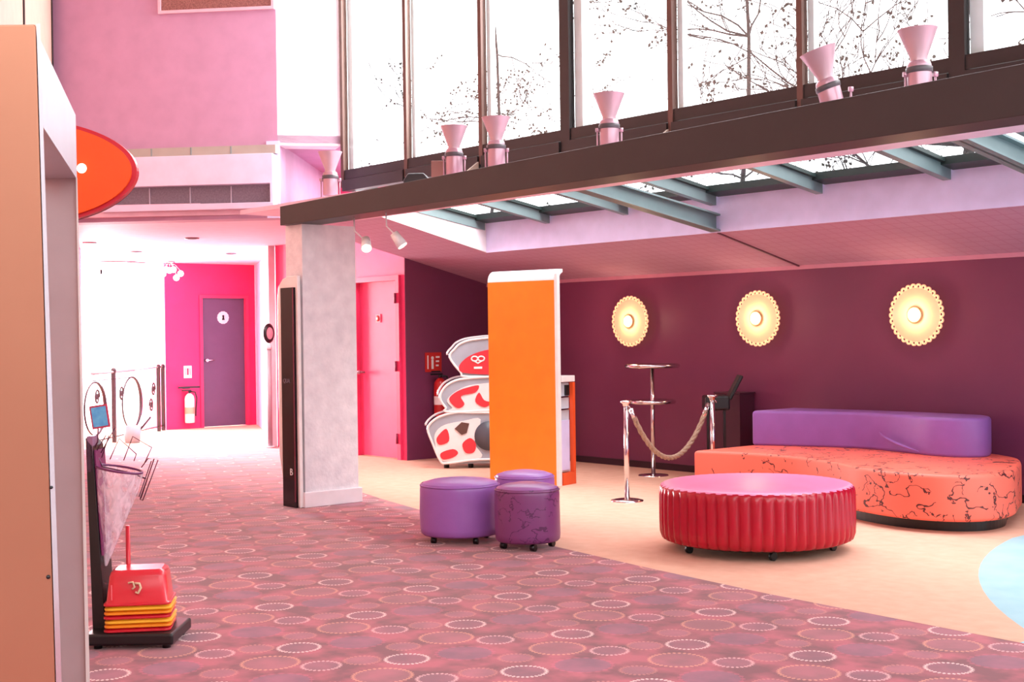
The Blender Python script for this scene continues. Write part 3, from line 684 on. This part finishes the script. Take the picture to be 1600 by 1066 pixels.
# small white spots under the beam
def hanging_spot(label, px, py, loc_px, d, aim):
    a = onY(px, py, 6.08); a.z = beamz(2.42, 2.455)(a.x, 0); t = onY(loc_px[0], loc_px[1], 6.08)
    e = thing('hanging_spotlight', label, 'spotlight', tuple(a), 0, 'small white spotlights hanging under the beam')
    dl = t - a
    MB().tube([(0, 0, 0), (dl.x * .05, dl.y * .05, dl.z * .5), (dl.x * .8, dl.y * .8, dl.z * .85)], .006, 6).build('cable', M_white, e)
    ax = Vector(aim).normalized()
    MB().cyl(dl - ax * .05, dl + ax * .07, .034, .044, n=20).build('lamp_head', M_whitegloss, e)
    MB().cyl(dl + ax * .071, dl + ax * .074, .038, n=20).build('lens', mat('lit_lens', (255, 250, 235), .4, emit=(255, 240, 215), estr=3), e)
    return e
hanging_spot('white spotlight on a bent cable just right of the pillar top', 553, 350, (572, 380), 12.0, (.5, -.3, -.5))
hs = hanging_spot('slim white spotlight hanging alone to the right, under the beam', 603, 340, (621, 373), 12.0, (.45, .35, -.8))

# ================================================================== AIR CONDITIONER / GRILLES
az = math.atan2(SD.y, SD.x)
def sof(px, py):
    d = ray(px, py); n_ = SN; k = (S0 - EYEP).dot(n_) / d.dot(n_); P = EYEP + d * k; return (P - S0).dot(SD), P.z
def sloc(s, z, off=0): P = S0 + SD * s - SN * off; return (P.x, P.y, z)
s0_, _ = sof(170, 300); s1_, _ = sof(433, 300); W_ = s1_ - s0_
ac = thing('air_conditioner', 'wide lilac wall air conditioner with a top grille and a grey louvre slot', 'air conditioner', sloc(s0_, 2.74), az)
z1 = sof(430, 242)[1] - 2.74; z2 = sof(430, 290)[1] - 2.74; z3 = sof(430, 318)[1] - 2.74; zt_ = sof(430, 228)[1] - 2.74
MB().box(0, W_, -.14, 0, z2 + .01, z1 - .0).box(0, .03, -.14, 0, z3, z2 + .01).box(W_ - .03, W_, -.14, 0, z3, z2 + .01).build('casing', mat('lilac_enamel', (226, 204, 226), .4), ac, .004)
tg = MB(); tg.box(-.35, W_ + .02, -.10, 0, z1 + .005, zt_)
tg.build('top_grille', mat('sage_grey', (168, 158, 148), .5), ac)
for j in range(5): MB().box(-.33 + j * (W_ + .3) / 5, -.33 + j * (W_ + .3) / 5 + .012, -.104, -.10, z1 + .01, zt_ - .005).build('grille_divider', M_steel, ac)
MB().box(.03, W_ - .03, -.05, 0, z3, z2 + .01).build('louvre', mat('grey_mauve', (128, 112, 124), .6, noise=(60, (100, 86, 98), 1)), ac)
for j in range(1, 4): MB().box(.03 + j * (W_ - .06) / 4 - .005, .03 + j * (W_ - .06) / 4 + .005, -.06, -.05, z3, z2).build('louvre_divider', mat('pale_mauve', (186, 170, 184), .5), ac)
MB().box(-.01, W_ + .01, -.16, 0, z3 - .06, z3).build('bottom_lip', mat('lilac_enamel2', (222, 196, 220), .4), ac, .004)
g0, gz0 = sof(253, 12); g1, _ = sof(425, 12); gz1 = sof(340, 14)[1]
gr = thing('return_grille', 'brown meshed air grille in a pale frame high on the pink wall', 'vent', sloc(g0, gz1), az)
MB().box(0, g1 - g0, -.02, 0, 0, .45).build('mesh', mat('brown_mesh', (150, 98, 92), .6, noise=(90, (112, 66, 62), 2)), gr)
MB().box(-.03, g1 - g0 + .03, -.035, 0, -.03, 0).box(-.03, 0, -.035, 0, 0, .45).box(g1 - g0, g1 - g0 + .03, -.035, 0, 0, .45).box(-.03, g1 - g0 + .03, -.035, 0, .45, .48).build('frame', mat('pale_pink_frame', (226, 176, 190), .5), gr)

# ================================================================== CORRIDOR
# railing
RA = Vector((-17.55, 7.35, 0)); RB = Vector((-20.0, 9.55, 0)); RL = (RB - RA).length; rz = math.atan2(RB.y - RA.y, RB.x - RA.x)
M_iron = mat('wrought_iron', (54, 26, 32), .45)
ra = thing('stair_railing', 'dark wrought iron stair railing with big hoops in front of the bright window', 'railing', tuple(RA), rz)
MB().tube([(0, 0, 1.0), (RL * .55, 0, 1.0)], .018, 8).tube([(RL * .55, 0, 1.0), (RL, 0, 1.02)], .010, 8).build('handrail', mat('grey_handrail', (170, 150, 150), .4), ra)
MB().tube([(0, 0, .08), (RL, 0, .08)], .010, 6).tube([(0, 0, .9), (RL * .5, 0, .9)], .006, 6).build('rail', M_iron, ra)
def rx(px):     # where the view through a pixel column meets the railing line
    d = ray(px, 630); t_ = (RA.x * (RB.y - RA.y) - RA.y * (RB.x - RA.x)) / (d.x * (RB.y - RA.y) - d.y * (RB.x - RA.x)); return (Vector((d.x * t_, d.y * t_, 0)) - RA).length
for px_ in (178, 248, 255):
    x = rx(px_); MB().box(x - .028, x + .028, -.024, .024, 0, 1.0).sphere((x, 0, 1.02), .04, 12).build('post', M_iron, ra)
for px_, R_ in ((140, .36), (206, .38)):
    x = rx(px_)
    MB().tube([(x + R_ * 1.15 * math.cos(a * PI / 18), 0, .52 + R_ * math.sin(a * PI / 18)) for a in range(36)], [.012 + .016 * max(0, math.cos(a * PI / 18)) for a in range(36)], 8, True).build('hoop', M_iron, ra)
for px_, s_ in ((152, 1), (162, -1), (190, 1), (236, -1), (240, 1)):
    x = rx(px_); pts_ = []
    for i in range(26): a = i * .42; rr = .09 * (1 - i / 30); pts_.append((x + s_ * rr * math.cos(a), 0, .55 + .12 * s_ + rr * math.sin(a) * 1.3))
    MB().tube(pts_, .012, 6).build('scroll', M_iron, ra)
p = onz(207, 692, 0)
bk = thing('mop_bucket', 'small grey bucket with a slanting stick handle by the stair railing', 'bucket', tuple(p), VROT)
MB().lathe([(.001, 0), (.10, 0), (.13, .24), (.12, .24), (.09, .01)], n=24).build('bucket', mat('grey_plastic', (150, 150, 156), .5), bk)
MB().tube([(.0, 0, .05), (.26, 0, .36)], .014, 8).build('stick', M_black, bk)
e2 = extinguisher('fire extinguisher coloured pale as if overexposed, on the pink wall left of the plum door', (-19.95, 9.98, .10), mat('overlit_cream', (250, 226, 214), .3), mat('tan_label', (214, 160, 130), .5), 0, 1.05)  # cream colour stands in for overexposure of a red cylinder
MB().box(.0, .02, -.2, .18, .56, .59).build('wall_hook', M_black, e2)
fs2 = thing('small_sign', 'small white sign above the corridor fire extinguisher', 'sign', (-20.045, 10.0, .92))
MB().box(0, .006, -.07, .07, -.1, .1).build('plate', M_whitegloss, fs2); MB().box(.006, .009, -.015, .015, -.05, .06).box(.006, .009, -.045, -.035, -.05, .06).box(.006, .009, .035, .045, -.05, .06).build('pictogram', mat('sign_pink', (226, 60, 90), .5), fs2)
# oval mirror, pipe and small frames on the right
p = ond(419, 521, 17.6)
mi = thing('oval_wall_light', 'small black oval light with a pale centre on the right of the corridor', 'lamp', tuple(p), VROT)
MB().lathe([(.001, 0), (.12, 0), (.13, .02), (.10, .05), (.08, .05)], n=32).build('frame', M_black, mi).rotation_euler = (PI / 2, 0, math.radians(50))
mi.scale = (.72, .72, 1.0)
MB().lathe([(.08, .045), (.001, .06)], n=32).build('glass', mat('dull_rose_glass', (190, 160, 170), .2), mi).rotation_euler = (PI / 2, 0, math.radians(50))
pp = thing('standing_pipe', 'tall slim grey column below the black oval light', 'pipe', (onY(421, 600, 9.0).x, 9.0, 0), 0)
MB().cyl((0, 0, 0), (0, 0, 1.36), .032, n=16).build('tube', mat('pipe_grey', (170, 160, 168), .4), pp); MB().cyl((0, 0, 0), (0, 0, .02), .06, n=16).build('collar', M_white, pp); MB().cyl((0, 0, 1.3), (0, 0, 1.36), .04, n=16).build('collar', M_white, pp)
struct('trim_10', MB().box(-15.86, -15.76, 9.05, 9.15, 0, 2.68), M_white)
# downlights and cluster lamps
for k, (px_, py_) in enumerate(((140, 379), (212, 393), (360, 396), (300, 372))):  # the last downlight is added to brighten the corridor carpet
    p = onz(px_, py_, 2.679)
    if k == 0:
        dl0 = thing('ceiling_downlight', 'recessed corridor ceiling light nearest the orange sign', 'ceiling light', tuple(p), 0, 'recessed lights in the corridor ceiling')
        MB().lathe([(.05, 0), (.085, 0), (.085, -.012), (.055, -.012)], n=28).build('ring', mat('grey_ring', (150, 130, 138), .4), dl0)
        MB().lathe([(.001, -.004), (.052, -.004)], n=24).build('lens', mat('lit_downlight', (255, 250, 240), .4, emit=(255, 240, 220), estr=6), dl0)
    else: dup(dl0, tuple(p), ['', 'recessed ceiling light in front of the bright stair window', 'recessed ceiling light above the plum door side of the corridor', 'added ceiling light closest to the air conditioner, brightening the carpet'][k])
    lamp('downlight_light', 'SPOT', (p.x, p.y, 2.65), 260, (1, .86, .82), .05, None, (p.x, p.y, 0), 2.4)
cl = []
for k, (px_, py_, n_, lab) in enumerate(((265, 424, 7, 'cluster ceiling lamp of white globes before the pink corridor wall'), (205, 430, 4, 'small dim cluster ceiling lamp before the stair window'))):
    p = onz(px_, 409, 2.675)
    e = thing('cluster_lamp', lab, 'ceiling light', tuple(p), 0)
    MB().cyl((0, 0, -.02), (0, 0, .0), .08, n=20).build('ceiling_plate', M_chrome, e)
    for j in range(n_):
        a = 2 * PI * j / n_; rr = .13 + .04 * (j % 2); z = -.13 - .06 * (j % 3)
        MB().tube([(0, 0, -.02), (rr * .5 * math.cos(a), rr * .5 * math.sin(a), -.05), (rr * math.cos(a), rr * math.sin(a), z + .04)], .004, 5).build('stem', M_chrome, e)
        MB().sphere((rr * math.cos(a), rr * math.sin(a), z), .05, 14).build('globe', mat('lit_globe', (255, 250, 245), .3, emit=(255, 244, 235), estr=1.6), e)
pts_ = [onz(127 + i * 10, 411 - 2.5 * math.sin(i / 10 * PI), 2.62) for i in range(11)]
tr = thing('curtain_rail', 'thin dark curved rail across the top of the stair window', 'rail', tuple(pts_[0]))
MB().tube([q - pts_[0] for q in pts_], .010, 6).build('rail', mat('brown_rail', (130, 96, 104), .4), tr); MB().cyl(pts_[5] - pts_[0], pts_[5] - pts_[0] + Vector((0, 0, .06)), .006, n=6).build('hanger', M_chrome, tr)

# ================================================================== FOREGROUND LEFT
M_brown = mat('copper_brown_laminate', (184, 126, 98), .32, metal=.6, noise=(1.2, (170, 112, 86), 1))
D = 2.45
bt_ = ond(78, 545, D); bt_.z = 0
bc = thing('brown_cabinet', 'tall copper brown cabinet filling the left edge of the picture', 'cabinet', tuple(bt_), VROT)
xl = lambda px, py: (ond(px, py, D) - ond(78, 545, D)).dot(r0)
zt_ = ond(57, 38, D).z
xt = xl(57, 38); xb = xl(100, 1330)
v = [(-.7, 0, 0), (xb, 0, 0), (xb - .185, .5, 0), (-.7, .5, 0), (-.7, 0, zt_ + .0), (xt, 0, zt_), (xt - .185, .5, zt_), (-.7, .5, zt_)]
MB().add(v, [(3, 2, 1, 0), (4, 5, 6, 7), (0, 1, 5, 4), (1, 2, 6, 5), (2, 3, 7, 6), (3, 0, 4, 7)]).build('body', M_brown, bc, .004)
v = [(xb + .001, .0, 0), (xb + .014, .0, 0), (xb - .03, .12, 0), (xb - .043, .12, 0), (xt + .001, 0, zt_), (xt + .007, 0, zt_), (xt - .037, .12, zt_), (xt - .043, .12, zt_)]
MB().add(v, [(3, 2, 1, 0), (4, 5, 6, 7), (0, 1, 5, 4), (1, 2, 6, 5), (2, 3, 7, 6), (3, 0, 4, 7)]).build('edge_strip', mat('polished_edge', (226, 220, 224), .15, metal=.9), bc)
MB().sphere((xl(75, 902), -.001, ond(75, 902, D).z), .004, 8).sphere((xl(80, 762), -.001, ond(80, 762, D).z), .003, 8).build('screw', M_black, bc)
# grey cabinet with the slanting fascia
DG = 3.6; gb = ond(104, 545, DG); gb.z = 0
gc = thing('grey_cabinet', 'pale grey tall cabinet with an overhanging fascia behind the brown cabinet', 'cabinet', tuple(gb), VROT)
M_grey = mat('pale_grey_metal', (206, 196, 202), .3, metal=.25)
gx = lambda px, py, d=DG: (ond(px, py, d) - ond(104, 545, DG)).dot(r0)
gtop = 2.055; gun = 1.885
xr0, xr1 = gx(119, 190), gx(139, 1250)
v = [(gx(70, 540), 0, 0), (xr1, 0, 0), (xr1 - .13, .35, 0), (gx(50, 540), .35, 0), (gx(70, 540), 0, gtop), (xr0, 0, gtop), (xr0 - .13, .35, gtop), (gx(50, 540), .35, gtop)]
MB().add(v, [(3, 2, 1, 0), (4, 5, 6, 7), (0, 1, 5, 4), (1, 2, 6, 5), (2, 3, 7, 6), (3, 0, 4, 7)]).build('body', M_grey, gc, .003)
n0 = (gx(57, 44, 2.62), 2.62 - DG); n1 = (xr0, -.002); n2 = (gx(60, 100), -.002)
MB().prism([n0, n1, n2], gun, gtop).build('fascia', mat('white_grey_fascia', (184, 180, 188), .3), gc)
v = [(xr1 + .001, -.01, 0), (xr1 + .014, -.01, 0), (xr1 - .01, .06, 0), (xr1 - .022, .06, 0), (xr0 + .001, -.01, gun), (xr0 + .005, -.01, gun), (xr0 - .018, .06, gun), (xr0 - .022, .06, gun)]
MB().add(v, [(3, 2, 1, 0), (4, 5, 6, 7), (0, 1, 5, 4), (1, 2, 6, 5), (2, 3, 7, 6), (3, 0, 4, 7)]).build('edge_strip', M_whitegloss, gc)
# orange oval sign
DO = 4.6; oc = ond(10, 270, DO); k_ = DO / 2100
os_ = thing('oval_sign', 'glossy orange oval sign with a dark red rim sticking out behind the grey cabinet', 'sign', tuple(oc), VROT)
def oval(a, b, y0, y1, sh=0): 
    o = MB().prism([(a * math.cos(2 * PI * i / 96), b * math.sin(2 * PI * i / 96)) for i in range(96)], -y1, -y0); return o
o = oval(.430, .176, .0, .02).build('face', mat('orange_gloss', (250, 84, 24), .22), os_); o.rotation_euler = (PI / 2, 0, 0); o.location = (0, -.012, 0)
o = oval(.446, .188, .0, .03).build('rim', mat('crimson_rim', (196, 24, 48), .3), os_); o.rotation_euler = (PI / 2, 0, 0)
o = oval(.438, .183, .0, .012).build('back', mat('dark_rim', (60, 12, 24), .4), os_); o.rotation_euler = (PI / 2, 0, 0); o.location = (0, .031, -.006)
MB().box(.02, .06, .03, .55, -.02, .02).build('arm', M_black, os_)
stud = MB().lathe([(.001, .012), (.012, .009), (.017, 0)], (.262, 0, 0), 20).build('white_stud', mat('emissive_white', (255, 250, 240), .3, emit=(255, 245, 230), estr=2), os_)  # small white emissive stud on the sign face
stud.rotation_euler = (PI / 2, 0, 0); stud.location = (0, -.013, .01)

# booster seat stand
DS = 6.45
sb_ = ond(215, 990, DS); sb_.z = 0
bs = thing('booster_seat_stand', 'black based stand with a purple back board, wire racks and a blue notice', 'stand', tuple(sb_), VROT)
SU = DS / 2100
def sx(px): return (px - 215) * SU
def szz(py): return EYE - (py - 541) * SU
MB().box(sx(146), sx(284), -.17, .20, .02, .075).build('base', M_black, bs, .012, 3)
for x in (sx(165), sx(270)):
    for y in (-.12, .15): MB().cyl((x, y, 0), (x, y, .025), .02, n=10).build('foot', M_black, bs)
v = []
for y in (-.03, .14): v += [(sx(148), y, .06), (sx(168), y, .06), (sx(152), y, szz(705)), (sx(141), y, szz(692))]
MB().add(v, [(0, 1, 2, 3), (7, 6, 5, 4), (4, 5, 1, 0), (5, 6, 2, 1), (6, 7, 3, 2), (7, 4, 0, 3)]).build('back_board', M_black, bs, .003)
v = []
for y in (-.02, .13): v += [(sx(162) + .001, y, .42), (sx(163.5) + .002, y, .42), (sx(154.5) + .002, y, szz(712)), (sx(152.5) + .001, y, szz(712))]
MB().add(v, [(0, 1, 2, 3), (7, 6, 5, 4), (4, 5, 1, 0), (5, 6, 2, 1), (6, 7, 3, 2), (7, 4, 0, 3)]).build('purple_facing', mat('purple_board', (120, 40, 92), .4), bs)
MB().cyl((sx(187), .16, .05), (sx(187), .16, szz(838)), .011, n=12).build('red_post', mat('post_red', (214, 36, 52), .3), bs)
M_wire = mat('purple_wire', (92, 44, 66), .35, metal=.3)
def wire(pts, r=.0028): return MB().tube([(sx(a), y, szz(b)) for a, b, y in pts], r, 5)
wr_ = [[(150, 722, 0), (168, 690, .02), (172, 690, .03), (160, 725, .03)], [(157, 718, .05), (180, 678, .05)],
       [(166, 730, .1), (181, 697, .1), (208, 722, .1), (204, 733, .1)], [(184, 733, .14), (199, 695, .14), (229, 713, .14), (216, 740, .14)],
       [(220, 742, .05), (231, 728, .05), (240, 729, .05), (219, 790, .05), (216, 788, .05), (236, 732, .05)], [(222, 790, 0), (245, 727, 0), (251, 729, 0), (226, 792, 0), (222, 790, 0)]]
for q in wr_: wire(q).build('wire_rack', M_wire, bs)
wire([(152, 712, .0), (158, 740, .06), (200, 752, .1), (226, 760, .06)], .004).build('rack_arm', M_wire, bs)
nb = MB().box(-.048, .048, -.004, .004, -.062, .062).build('notice_frame', mat('notice_red', (200, 60, 90), .4), bs); nb.location = (sx(161), 0, szz(660)); nb.scale = (.9, 1, .9); nb.rotation_euler = (0, math.radians(-8), 0)
n2_ = MB().box(-.039, .039, -.007, -.003, -.052, .052).build('notice', mat('notice_blue', (110, 196, 232), .4, noise=(30, (70, 150, 215), 1)), nb)
MB().tube([(sx(158), .0, szz(678)), (sx(155), .02, szz(700)), (sx(150), 0, szz(712))], .004, 6).build('notice_stem', M_wire, bs)
MB().box(sx(143), sx(152), -.03, .05, szz(745), szz(690)).build('bracket', mat('mauve_metal', (150, 110, 140), .35), bs)
# plastic bag on its ring
ring = [(.108 * math.cos(2 * PI * i / 40), .10 * math.sin(2 * PI * i / 40), .02 * math.cos(2 * PI * i / 40) * -1) for i in range(40)]
bgp = (bs.matrix_basis.to_3x3() @ Vector((0, 0, 0)))
def toworld(x, y, z): c, s = math.cos(VROT), math.sin(VROT); return (sb_.x + c * x - s * y, sb_.y + s * x + c * y, z)
pbag = thing('plastic_bag', 'clear plastic bag hanging from a purple ring above the booster seats', 'bag', toworld(sx(188), .02, szz(743)), VROT)
MB().tube(ring, .006, 8, True).build('ring', mat('plum_ring', (110, 44, 92), .35), pbag)
mb = MB(); n_ = 40; rows = 12; vv = []; ff = []
for j in range(rows + 1):
    t = j / rows; z = -.005 - .46 * t; sc_ = (1 - t ** 1.25) * .96 + .05; cx_ = -.070 * t ** 1.1
    for i in range(n_):
        a = 2 * PI * i / n_; rr = sc_ * (1 + .05 * math.sin(5 * a + 6 * t) + .03 * math.sin(11 * a + 9 * t)); vv.append((cx_ + .106 * rr * math.cos(a), .098 * rr * math.sin(a), z + (-.02 * math.cos(a) * (1 - t))))
for j in range(rows):
    for i in range(n_): ff.append((j * n_ + i, j * n_ + (i + 1) % n_, (j + 1) * n_ + (i + 1) % n_, (j + 1) * n_ + i))
mfilm = bpy.data.materials.new('plastic_film'); mfilm.use_nodes = True; nt = mfilm.node_tree
b = nt.nodes['Principled BSDF']; b.inputs['Base Color'].default_value = rgb(240, 222, 232); b.inputs['Roughness'].default_value = .15
tr_ = nt.nodes.new('ShaderNodeBsdfTransparent'); mx = nt.nodes.new('ShaderNodeMixShader'); ns = nt.nodes.new('ShaderNodeTexNoise'); ns.inputs['Scale'].default_value = 7; ns.inputs['Detail'].default_value = 2; ns.inputs['Distortion'].default_value = .6
rp_ = nt.nodes.new('ShaderNodeMapRange'); rp_.inputs[1].default_value = .35; rp_.inputs[2].default_value = .65; rp_.inputs[3].default_value = .18; rp_.inputs[4].default_value = .6
nt.links.new(ns.outputs[0], rp_.inputs[0]); nt.links.new(rp_.outputs[0], mx.inputs[0]); nt.links.new(tr_.outputs[0], mx.inputs[1]); nt.links.new(b.outputs[0], mx.inputs[2])
nt.links.new(mx.outputs[0], [x for x in nt.nodes if x.type == 'OUTPUT_MATERIAL'][0].inputs[0])
mb.add(vv, ff, True).build('film', mfilm, pbag)
# booster seats
def booster(label, z, mshell, mlip, k, emblem=False):
    e = thing('child_booster', label, 'booster seat', toworld(sx(221) + .002 * ((k * 7) % 3 - 1), 0, z), VROT + math.radians(8), 'stacked booster seats')
    def ring_(hx, hy, z_, rad, n=6):
        out = []
        for qx, qy, a0 in ((1, 1, 0), (-1, 1, PI / 2), (-1, -1, PI), (1, -1, 1.5 * PI)):
            for i in range(n + 1):
                a = a0 + PI / 2 * i / n; out.append((qx * (hx - rad) + rad * math.cos(a), qy * (hy - rad) + rad * math.sin(a), z_))
        return out
    q_ = 1.0 if emblem else .93
    rows_ = [ring_(.150, .135, .0, .03), ring_(.150, .135, .010, .03), ring_(.143 * q_, .128 * q_, .014, .03), ring_(.132 * q_, .108 * q_, .130 * q_, .035), ring_(.125 * q_, .100 * q_, .150 * q_, .035), ring_(.108 * q_, .082 * q_, .160 * q_, .03)]
    L = len(rows_[0]); v = [p for r_ in rows_ for p in r_]
    f = [(j * L + i, j * L + (i + 1) % L, (j + 1) * L + (i + 1) % L, (j + 1) * L + i) for j in range(1, len(rows_) - 1) for i in range(L)]
    m_ = MB(); m_.add(v, f, True); m_.add(rows_[-1], [list(range(L))])
    m_.build('shell', mshell, e)
    l_ = MB(); v = rows_[0] + rows_[1]; l_.add([(x * 1.03, y * 1.03, zz) for x, y, zz in v], [(i, (i + 1) % L, L + (i + 1) % L, L + i) for i in range(L)] + [list(range(L, 2 * L)), list(range(L))[::-1]])
    l_.build('lip', mlip, e, .002)
    if emblem:
        em = MB(); em.tube([(-.03, 0, .03), (-.008, 0, .034), (.0, 0, .01), (-.012, 0, .0)], .005, 6).tube([(.0, 0, .028), (.022, 0, .026), (.028, 0, .006), (.016, 0, -.02), (.004, 0, -.012)], .006, 6)
        o = em.build('emblem', mat('beige_ink', (222, 196, 160), .5), e); o.location = (-.01, -.124, .075); o.rotation_euler = (math.radians(-9), 0, 0)
        MB().box(-.115, -.111, -.138, -.134, .03, .1).build('tab', mat('red_pale', (244, 120, 130), .4), e)
    return e
MR = mat('booster_red', (212, 28, 46), .28, coat=.3); MO = mat('booster_orange', (250, 150, 30), .3); MY = mat('booster_yellow', (252, 190, 50), .3)
zb = .078
labs = ['dark red booster seat, lowest of the stack on the black base', 'orange booster seat, second from the bottom of the stack', 'yellow booster seat in the lower half of the stack, above the orange one', 'red booster seat sandwiched between yellow ones in the stack', 'yellow booster seat below the top red pair of the stack', 'bright yellow booster seat directly under the top red one', 'red booster seat with a beige emblem, topmost of the stack']
cols = [MR, MO, MY, MR, MO, MY, MR]
for k in range(7):
    booster(labs[k], zb + k * .0205, MR if k == 6 else cols[k], cols[k], k, k == 6)

# ================================================================== TREES OUTSIDE
M_bark = mat('dark_bark', (40, 34, 34), .9)
def tree(label, X_, Y_, H_, seed, spread=1.0, r=.11, nb_=9):
    rnd = random.Random(seed)
    t = thing('bare_tree', label, 'tree', (X_, Y_, -.5), 0, 'trees outside the tall windows')
    tm, bmh, lf = MB(), MB(), MB()
    tr_ = [Vector((0.12 * math.sin(i * .9 + seed), .1 * math.cos(i * 1.3), H_ * i / 8)) for i in range(9)]
    tm.tube(tr_, [r * (1 - .09 * i) for i in range(9)], 8); tm.build('trunk', M_bark, t)
    def br(p, d, L, rr, dep):
        pts = [p]; q = p.copy(); dd = d.copy()
        for i in range(6):
            dd = (dd + Vector((rnd.uniform(-.35, .35), rnd.uniform(-.35, .35), rnd.uniform(-.22, .3)))).normalized(); q = q + dd * L / 6; pts.append(q.copy())
        bmh.tube(pts, [max(.005, rr * (1 - i / 7.5)) for i in range(7)], 5)
        if dep < 3:
            for k in range(4 if dep < 2 else 3):
                i = rnd.randint(1, 6); nd = (dd + Vector((rnd.uniform(-1, 1), rnd.uniform(-.7, .7), rnd.uniform(-.7, .7)))).normalized(); br(pts[i], nd, L * rnd.uniform(.45, .7), rr * .52, dep + 1)
        elif rnd.random() < .4:
            for k in range(2):
                c = pts[rnd.randint(2, 6)]
                for z in range(3):
                    a = Vector((rnd.uniform(-1, 1), rnd.uniform(-1, 1), rnd.uniform(-1, 1))).normalized() * .07; b_ = a.orthogonal().normalized() * .022
                    cc_ = c + Vector((rnd.uniform(-.08, .08),) * 3); lf.add([cc_, cc_ + a * .5 + b_, cc_ + a, cc_ + a * .5 - b_], [(0, 1, 2, 3)])
    for k in range(nb_):
        i = rnd.randint(3, 8); a = rnd.uniform(0, 2 * PI)
        br(tr_[i], Vector((math.cos(a), math.sin(a) * .6, rnd.uniform(-.05, .6))).normalized(), rnd.uniform(1.6, 2.9) * spread, r * .3, 0)
    bmh.build('branches', M_bark, t); lf.build('leaves', mat('dark_leaf', (46, 44, 38), .8), t)
tree('bare tree crown filling the window panes left of the thick right post', -8.6, 14.2, 8.2, 3, 1.15, .1, 15)
tree('bare tree crown behind the panes right of the middle post', -13.4, 16.0, 8.6, 8, .9, .06)
tree('thin bare tree behind the leftmost window panes', -19.2, 15.8, 9.5, 21, .9, .05)
tree('bare tree with dark twigs behind the far right panes', -4.4, 12.4, 7.0, 14, .8, .08, 12)
